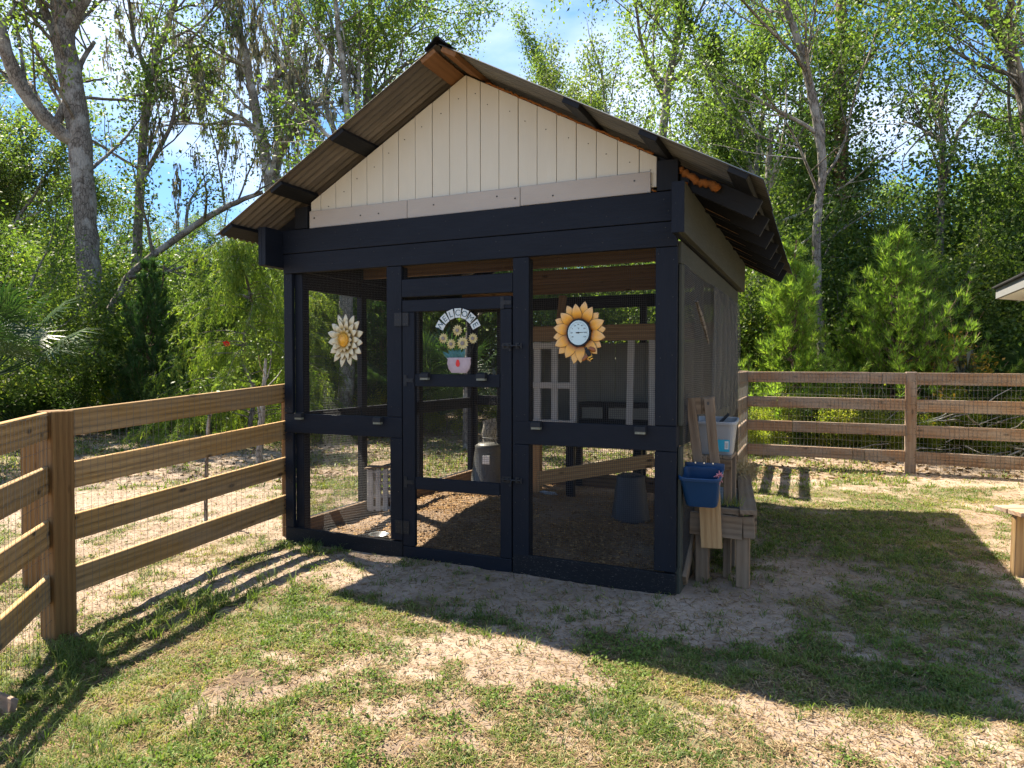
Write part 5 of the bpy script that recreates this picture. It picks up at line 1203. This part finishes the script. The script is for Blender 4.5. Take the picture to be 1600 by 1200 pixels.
def build_woods():
    build_protos(); young_pine('pineA', 3, 3.9, 30000, M_PINEN, .30); young_pine('pineB', 8, 4.0, 36000, M_PINEN, .50); young_pine('pineD', 12, 3.8, 26000, M_PINED, .3)
    cypress('cyp', 6, 4.3, 60000); palm('palmA', 4, 26, 1.15); palm('palmB', 19, 20, .8)
    # --- individual trees the photo shows
    pixel_tree('oak_tree', 'thick grey-barked oak forking high up, nearest big trunk on the left', 17, [
        [(150, 672, 48), (140, 610, 36), (137, 500, 34), (138, 400, 33), (132, 300, 32), (122, 200, 33), (106, 110, 34), (97, 30, 30), (90, -60, 26), (84, -200, 18)],
        [(118, 222, 22), (88, 196, 23), (64, 145, 20), (55, 80, 17), (40, 0, 14), (30, -80, 9)], [(88, 195, 14), (97, 130, 12), (96, 80, 9), (104, 30, 6)],
        [(100, 60, 26), (128, 15, 20), (168, -50, 14), (220, -120, 9)], [(100, 90, 16), (70, 20, 12), (40, -60, 8)], [(60, 160, 9), (30, 120, 7), (-20, 110, 4)]], 101, 7500, .12, M_OAKL, M_BARK, maxl=1)
    pixel_tree('vine_tree', 'slim tree wrapped in dark vines right behind the thick oak', 20, [
        [(206, 690, 17), (208, 540, 15), (213, 416, 14), (219, 299, 13), (229, 165, 12), (240, 100, 11), (262, 40, 9), (285, -40, 6)],
        [(222, 280, 8), (262, 200, 6), (270, 150, 5)], [(236, 120, 8), (205, 60, 6), (190, -20, 4)]], 102, 6000, .12, M_OAKL, M_BARK, vines=2600, vine_top=.75, vspread=.35)
    pixel_tree('leaning_tree', 'pale lichen-spotted trunk leaning to the right above the left fence', 18, [
        [(135, 672, 14), (150, 560, 13), (170, 490, 12), (190, 455, 12), (209, 424, 11), (276, 372, 10), (330, 336, 9), (370, 316, 8), (410, 300, 6)]], 103, 3000, .10, M_OAK2, M_BARK, maxl=1)
    pixel_tree('mossy_tree', 'nearly bare tree draped with grey hanging moss above the left roof slope', 21, [
        [(430, 690, 26), (428, 420, 24), (424, 290, 21), (412, 235, 17), (402, 180, 15), (390, 120, 12), (378, 60, 9), (355, 5, 7), (340, -50, 4)],
        [(424, 285, 15), (430, 230, 13), (420, 170, 11), (412, 110, 9), (425, 50, 6), (440, 0, 4)], [(427, 285, 15), (440, 245, 13), (462, 222, 12), (488, 200, 9), (512, 188, 6), (540, 190, 4)],
        [(408, 215, 11), (385, 190, 9), (352, 172, 8), (330, 145, 6), (318, 132, 4)], [(428, 240, 9), (436, 200, 8), (452, 165, 6), (474, 150, 4)], [(410, 140, 8), (440, 100, 6), (446, 50, 5), (470, 10, 3)],
        [(385, 100, 8), (350, 90, 6), (320, 70, 4), (300, 72, 3)], [(395, 130, 7), (372, 90, 6), (390, 40, 4), (402, 0, 3)]], 104, 1800, .10, M_OAKL, M_BARKP, maxl=1, moss=320)
    pixel_tree('tall_tree', 'straight-trunked tree with leafy crown just left of the roof peak', 22, [
        [(572, 690, 17), (572, 330, 15), (574, 180, 14), (577, 80, 12), (580, 0, 10), (582, -90, 6)], [(578, 90, 8), (592, 55, 8), (628, 22, 6), (665, 2, 5), (700, -15, 3)], [(575, 160, 8), (608, 120, 6), (640, 85, 4)], [(572, 180, 7), (600, 170, 6), (606, 140, 5)]], 105, 15000, .115, M_OAKL, M_BARK)
    pixel_tree('twin_stem_tree', 'pair of thin grey stems with sparse leaves left of the roof peak', 20, [
        [(546, 690, 13), (546, 300, 12), (543, 180, 10), (534, 90, 9), (526, 20, 8), (520, -60, 5)], [(546, 320, 11), (522, 210, 10), (506, 170, 9), (497, 120, 7), (505, 60, 5), (500, -20, 4)], [(553, 260, 7), (556, 120, 6), (555, 0, 4)]], 106, 11000, .11, M_OAKL, M_BARKP)
    pixel_tree('leafy_tree', 'broad leafy tree rising behind the middle of the right roof slope', 19, [
        [(1020, 690, 18), (1028, 300, 15), (1042, 150, 12), (1052, 90, 11), (1066, 20, 9), (1075, -60, 6)], [(1040, 160, 7), (1000, 90, 6), (985, 40, 4), (960, -20, 3)], [(1046, 130, 7), (1085, 110, 5), (1105, 100, 4), (1107, 140, 3)]], 107, 17000, .11, M_OAKL, M_BARK)
    pixel_tree('slender_tree', 'slender pale-barked tree curving up in front of the vine-covered pine', 13.6, [
        [(1290, 668, 15), (1283, 540, 14), (1276, 430, 13), (1277, 340, 13), (1285, 260, 13), (1270, 160, 13), (1250, 75, 12), (1226, 5, 10), (1215, -50, 8)], [(1265, 130, 6), (1255, 90, 5), (1258, 30, 4), (1250, -30, 3)], [(1278, 300, 6), (1240, 240, 4), (1210, 210, 3)]], 108, 9500, .08, M_OAKL, M_BARK)
    pixel_tree('pine_tree', 'tall straight pine with vine-wrapped trunk right of the roof', 18.5, [
        [(1312, 680, 30), (1312, 560, 26), (1313, 400, 24), (1314, 250, 21), (1312, 120, 19), (1314, 30, 17), (1317, -80, 14), (1320, -260, 9)]], 109, 0, .1, M_PINED, M_BARKR, vines=9000, vine_top=.72, vspread=.42)
    # needle sprays on the pine's lowest limbs
    T = bpy.data.objects['pine_tree']; br = []; tw = []
    for pts in ([(1318, 40), (1332, 28), (1338, 20), (1330, 5)], [(1316, 60), (1330, 52), (1348, 50), (1364, 44)], [(1318, -10), (1350, 5), (1372, 12), (1385, 15)], [(1310, 20), (1280, 20), (1262, 8)], [(1316, -30), (1360, -20), (1400, -5)]):
        P = [at(a, b, 18.4) for a, b in pts]; br.append((P, [.05, .035, .025, .015][:len(P)])); e = P[-1]
        for _ in range(7): q = e+rvec(rnd)*.25; tw.append([q, q+rvec(rnd)*.12+Vector((.05, 0, 0)), q+rvec(rnd)*.3])
    me = branches_mesh(br, 'limb', M_BARKR, 0); me.transform(WM[T.name].inverted()); link('limb', me, None, T, WM[T.name]); me = needles(tw, 2600, .30, np.random.RandomState(4), M_PINED, outer=0); me.transform(WM[T.name].inverted()); link('needles', me, None, T, WM[T.name])
    pixel_tree('right_edge_tree', 'leafy tree with grey trunk slanting up at the right edge', 15.5, [
        [(1665, 690, 30), (1640, 400, 27), (1612, 210, 23), (1590, 120, 20), (1568, 60, 17), (1550, 10, 14), (1535, -60, 10)], [(1580, 85, 8), (1545, 20, 8), (1520, 8, 6), (1488, 8, 5), (1455, 30, 3)], [(1605, 190, 9), (1580, 130, 7), (1562, 100, 5), (1545, 90, 3)], [(1620, 240, 14), (1610, 90, 12), (1598, 10, 10), (1590, -60, 6)]], 110, 13000, .10, M_OAKL, M_BARK)
    pixel_tree('viney_tree', 'small vine-hung tree with open top against the pale sky on the right', 16, [
        [(1466, 690, 14), (1468, 420, 12), (1470, 300, 9), (1474, 220, 7), (1470, 170, 5), (1492, 100, 3)], [(1470, 300, 7), (1490, 235, 6), (1500, 200, 5), (1530, 175, 4), (1555, 190, 3)], [(1473, 225, 6), (1450, 190, 4), (1436, 172, 3)], [(1474, 250, 5), (1440, 215, 4), (1385, 260, 2), (1370, 290, 2)]], 111, 6500, .10, M_DARKL, M_BARK, maxl=1, vines=2600, vine_top=.6, vspread=.5)
    pixel_tree('grey_trunk_tree', 'grey tree trunk seen through the left mesh bay of the run', 15, [
        [(538, 690, 27), (541, 600, 24), (541, 500, 23), (543, 400, 21), (547, 300, 16), (550, 220, 12)]], 112, 2500, .10, M_OAKL, M_BARKP, maxl=1)
    pixel_tree('forked_trunk_tree', 'thin dark tree trunk seen through the door mesh', 12.5, [[(729, 706, 13), (730, 600, 12), (733, 500, 11), (735, 380, 9), (740, 300, 7)]], 113, 1500, .09, M_OAKL, M_BARK, maxl=1, bl=(.5, 1.2))
    pixel_tree('stump_tree', 'short thick grey trunk behind the feed dispenser', 10.5, [[(768, 716, 26), (766, 690, 24), (764, 655, 22)]], 114, 0, .1, M_OAKL, M_BARKP, maxl=1, bl=(.01, .02))
    pixel_tree('pale_leaning_trunk', 'pale leaning trunk below the right end of the roof', 16, [[(1148, 690, 17), (1164, 520, 15), (1180, 430, 13), (1196, 330, 11), (1205, 200, 7)]], 115, 3500, .10, M_DARKL, M_BARKP, maxl=1)
    place('pineA', 1236, 12.3, 'bright young pine with a tall leader, left of two behind the right fence', sc=.97, rz=1.0, name='young_pine')
    place('pineB', 1398, 12.6, 'wide bushy young pine, right of two behind the right fence', sc=1.0, rz=2.0, name='young_pine')
    place('pineB', 1155, 14.5, 'green young pine half hidden by the right wall of the run', sc=.8, rz=.4, name='young_pine')
    place('pineA', 1330, 13.2, 'low young pine between the two bright ones behind the right fence', sc=.55, rz=.4, name='young_pine')
    place('pineD', 235, 15.5, 'deep green young pine in shade right of the thick oak', sc=1.03, rz=.4, name='young_pine')
    place('pineD', 200, 16.6, 'smaller shaded pine touching the thick oak trunk', sc=.8, rz=2.4, name='young_pine'); place('pineD', 290, 16.8, 'shaded pine half behind the feathery tree', sc=.55, rz=3.1, name='young_pine')
    place('cyp', 392, 12.6, 'feathery drooping light green tree beside the left post of the run', sc=1.0, rz=.5, name='feathery_tree')
    place('cyp', 470, 14.5, 'second feathery tree, seen through the left mesh bay', sc=.8, rz=2.5, name='feathery_tree')
    place('pineD', 600, 15.5, 'shaded young pine seen through the left mesh bay', sc=.9, rz=1.2, name='young_pine'); place('pineA', 650, 16.5, 'bright young pine seen through the door mesh', sc=.8, rz=2.2, name='young_pine')
    place('palmA', -25, 10.5, 'fan palm reaching in from the left edge', 'palm', 'fan_palm', 1.15, 1.0, z=1.35); place('palmA', 30, 15, 'low fan palm under the dark bushes on the left', 'palm', 'fan_palm', 1.0, 2.0, z=.2)
    place('palmA', 690, 13.5, 'fan palm seen through the upper door mesh', 'palm', 'fan_palm', 1.2, .3, z=.6); place('palmB', 640, 14.5, 'low fan palm seen at the left stile of the door', 'palm', 'fan_palm', 1.4, .3, z=.6)
    place('palmB', 1548, 12.4, 'low fan palm behind the right end of the fence', 'palm', 'fan_palm', 1.1, .9, z=.5); place('palmB', 1600, 12.6, 'fan palm at the right edge under the house eave', 'palm', 'fan_palm', 1.3, 2.9, z=.7)
    place('orange', 1487, 12.2, 'shrub with orange leaves behind the right fence', 'shrub', 'orange_shrub', 1.25, 1.0)
    dead_branches('tangle of pale dead branches behind the fence, right of the middle post', 1520, 11.6, 1.0, .75, 110, 5)
    g = at(1504, 548, 12); m = moss_mesh([[g, g+Vector((.15, .05, .02))], [g+Vector((-.05, 0, -.1)), g+Vector((.1, 0, .05))]], 7, np.random.RandomState(3), .3, .55); o = link('hanging_moss', m); tag(o, 'clump of grey moss hanging from the orange-leaved shrub', 'moss', kind='stuff')
    # saplings inside the yard beyond the left fence
    for px, dep, top, w, lab in ((322, 6.9, 650, 8, 'thin grey sapling stem just beyond the left fence'), (405, 10, 600, 12, 'grey sapling trunk beyond the left fence, beside the run')):
        pixel_tree('sapling', lab, dep, [[(px-2, 573+1.5*1069/dep, w), (px, 720, w*.9), (px+4, 650, w*.8), (px+8, top, w*.5), (px+10, top-40, w*.3)]], px, 90 if px < 400 else 160, .045, M_OAK2, M_BARKP, maxl=1, sig=.08, sub=dict(AIRY, kids=[2, 2]), bl=(.25, .6))
    # undergrowth
    gl = 'woodland bushes behind the left fence'; gr = 'woodland bushes behind the right fence'; gm = 'woodland bushes seen through the run'
    L1 = 'leafy bush in the woodland edge beyond the left fence'; L2 = 'leafy bush in the woodland edge beyond the right fence'; L3 = 'leafy bush in the woodland edge seen behind the run'
    place('bushA', -40, 13.8, 'big dark evergreen bush at the left edge', 'bush', 'evergreen_bush', .92, 1.1); place('bushA', -190, 12.5, 'dark evergreen bush cut off by the left edge', 'bush', 'evergreen_bush', .95, 3.1)
    for i, (px, dep, k, sc) in enumerate([(48, 17.8, 'bushB', .8), (205, 17.5, 'bushB', .6), (165, 19, 'bushB', .95), (70, 20, 'bushB', 1.1), (250, 19.5, 'bushB', .95), (310, 18, 'bushB', .8), (340, 21, 'bushA', 1.0), (300, 23, 'bushA', 1.2), (200, 23, 'bushA', 1.25), (410, 17.5, 'bushB', .85), (-10, 18, 'bushA', 1.1), (-110, 17, 'bushB', 1.2), (420, 21, 'bushA', 1.1), (130, 24, 'bushA', 1.3), (-50, 22, 'bushA', 1.4), (-180, 15, 'bushA', 1.3), (455, 19, 'bushA', .9)]):
        place(k, px, dep, mklabel(KN[k], px, dep), 'bush', 'bush', sc, group=gl)
    for i, (px, dep, k, sc) in enumerate([(500, 18, 'bushB', .9), (560, 19, 'bushB', 1.), (610, 17, 'bushB', .9), (660, 19, 'bushB', 1.), (720, 18, 'bushB', .9), (780, 18, 'bushB', 1.0), (840, 19, 'bushB', 1.1), (900, 18, 'bushB', .9), (960, 17.5, 'bushB', 1.0), (1020, 18.5, 'bushB', 1.0), (1080, 17, 'bushA', 1.0), (880, 22, 'bushA', 1.3), (1000, 22, 'bushA', 1.3), (600, 22, 'bushA', 1.3), (750, 22, 'bushA', 1.3)]):
        place(k, px, dep, mklabel(KN[k], px, dep), 'bush', 'bush', sc, group=gm)
    for i, (px, dep, k, sc) in enumerate([(1130, 15.5, 'bushA', .95), (1190, 16, 'bushA', 1.0), (1250, 15, 'bushA', .95), (1310, 15.5, 'bushA', .9), (1360, 16.5, 'bushA', .95), (1420, 15, 'bushA', .85), (1480, 14.5, 'bushA', .9), (1545, 14.5, 'bushA', 1.05), (1610, 14, 'bushB', 1.0), (1520, 17, 'bushB', 1.2), (1450, 18, 'bushA', 1.1), (1590, 16.5, 'bushB', 1.35), (1680, 15, 'bushA', 1.3), (1230, 18.5, 'bushA', 1.3), (1380, 19.5, 'bushB', 1.15), (1170, 19, 'bushB', 1.3), (1640, 19, 'bushB', 1.5), (1530, 20, 'bushA', 1.5), (1310, 20, 'bushA', 1.3), (1760, 14, 'bushA', 1.3), (1850, 16, 'bushB', 1.5)]):
        place(k, px, dep, mklabel(KN[k], px, dep), 'bush', 'bush', sc, group=gr)
    for i in range(17):
        px = 1165+i*31+rnd.uniform(-8, 8); place('shrubY' if (i*7) % 3 else 'shrubG', px, 11.4+rnd.uniform(-.1, .7), mklabel('low fence-side shrub', px, 10), 'shrub', 'low_shrub', rnd.uniform(.55, .85), group='low shrubs along the right fence')
    for i in range(18):
        px = 20+i*29+rnd.uniform(-8, 8); place('shrubG' if i % 3 else 'shrubY', px, 15.5+rnd.uniform(-1, 1.5), mklabel('low shrub', px, 15), 'shrub', 'low_shrub', rnd.uniform(.6, 1.0), group='low shrubs at the left woodland edge')
    for i in range(14):
        px = 500+i*47+rnd.uniform(-12, 12); place('shrubG' if i % 2 else 'shrubY', px, 15+rnd.uniform(-.5, 2), mklabel('low shrub', px, 15), 'shrub', 'low_shrub', rnd.uniform(.6, 1.0), group='low shrubs behind the run')
    # tall woodland
    tl = 'tall leafy woodland tree behind the left fence'; tr = 'tall leafy woodland tree behind the right fence'; tm = 'tall leafy woodland tree rising behind the roof'
    for px, dep, k, sc in [(-70, 22, 'oakA', .9), (20, 27, 'tallA', .8), (75, 32, 'oakB', .9), (172, 40, 'oakB', .66), (255, 38, 'oakA', .62), (330, 42, 'oakB', .62), (400, 40, 'oakA', .6), (455, 36, 'oakB', .6), (285, 26, 'oakB', .60), (345, 27, 'oakA', .58), (405, 26, 'oakB', .64), (470, 27, 'oakA', .66), (-160, 21, 'oakB', 1.), (118, 38, 'oakA', .7), (-30, 36, 'oakB', 1.0), (-260, 24, 'oakA', 1)]:
        place(k, px, dep, mklabel(KN[k], px, dep), sc=sc, group='tall woodland trees on the left', name='woodland_tree')
    for px, dep, k, sc in [(540, 33, 'oakB', .9), (625, 30, 'airy', .9), (655, 38, 'oakA', .6), (720, 38, 'oakB', .6), (815, 24, 'airy', 1.0), (1040, 24, 'tallB', .9), (860, 27, 'oakA', .9), (915, 23, 'tallA', .95), (980, 26, 'airy', 1.1), (1090, 22, 'tallA', .9), (1120, 26, 'oakB', .9), (780, 38, 'oakB', .7)]:
        place(k, px, dep, mklabel(KN[k], px, dep), sc=sc, group='tall woodland trees behind the roof', name='woodland_tree')
    for px, dep, k, sc in [(1160, 19.5, 'tallA', .9), (1205, 17.5, 'tallA', .8), (1240, 24, 'tallB', 1.1), (1345, 22, 'tallB', .66), (1385, 28, 'oakA', .50), (1450, 34, 'oakA', .5), (1500, 30, 'oakB', .5), (1555, 24, 'tallB', .5), (1620, 21, 'tallA', .8), (1680, 22, 'oakA', 1.), (1570, 38, 'oakA', .6), (1750, 19, 'oakB', 1.), (1850, 24, 'oakA', 1.1), (1190, 32, 'oakB', 1.1)]:
        place(k, px, dep, mklabel(KN[k], px, dep), sc=sc, group='tall woodland trees on the right', name='woodland_tree')
    for i in range(26):
        px = -350+i*90+rnd.uniform(-20, 20); dep = rnd.uniform(40, 52); place('oakA' if i % 2 else 'oakB', px, dep, mklabel('distant tree', px, dep), sc=rnd.uniform(.55, .72), group='far woodland trees', name='woodland_tree')
    # red bloom in the feathery tree
    g = at(355, 537, 11.6); R_ = np.random.RandomState(2); P = np.array(list(g))+R_.randn(18, 3)*np.array([.035, .03, .012]); me = leaves(P, .05, .6, R_, M_REDL); o = link('red_bloom', me); tag(o, 'small red bloom among the feathery green branches', 'flower')
    # debris in the lower left corner
    T = board('wood_scrap', on(2, -.10, -60, 1075), on(2, -.10, 20, 1110), .10, .03, (0, .3, 1), M_FENCE2, None); tag(T, 'end of a brown board lying in the grass at the lower left edge', 'board')
    g = on(2, -.1, 10, 1178); P = np.array(list(g))+R_.randn(8, 3)*np.array([.02, .012, .008]); o = link('red_petals', leaves(P, .05, .5, R_, M_REDL)); tag(o, 'bright red petals on the grass at the lower left corner', 'petals')
M_REDL = leafmat('red_petals_leaf', [(0, (.5, .01, .01)), (1, (.75, .03, .02))], .3, tcol=(1, .6, .6))

# ================================================================== build
build_woods()
build_house()
build_fences()
build_run()
build_signs()
for x, z, lab in ((-3.235, 1.125, 'solar light at the left end of the left bay mid rail'), (-2.415, 1.112, 'solar light at the right end of the left bay mid rail'),
                  (-1.965, 1.478, 'solar light on the left half of the door rail under the WELCOME sign'), (-1.465, 1.476, 'solar light on the right half of the door rail, near the bolt'),
                  (-1.015, 1.122, 'solar light on the right bay mid rail, below the left of the sunflower'), (-.242, 1.118, 'solar light on the right bay mid rail next to the corner post')):
    solar_light(x, z, 'small black '+lab)
build_inside()
build_bench_area()
build_grass()
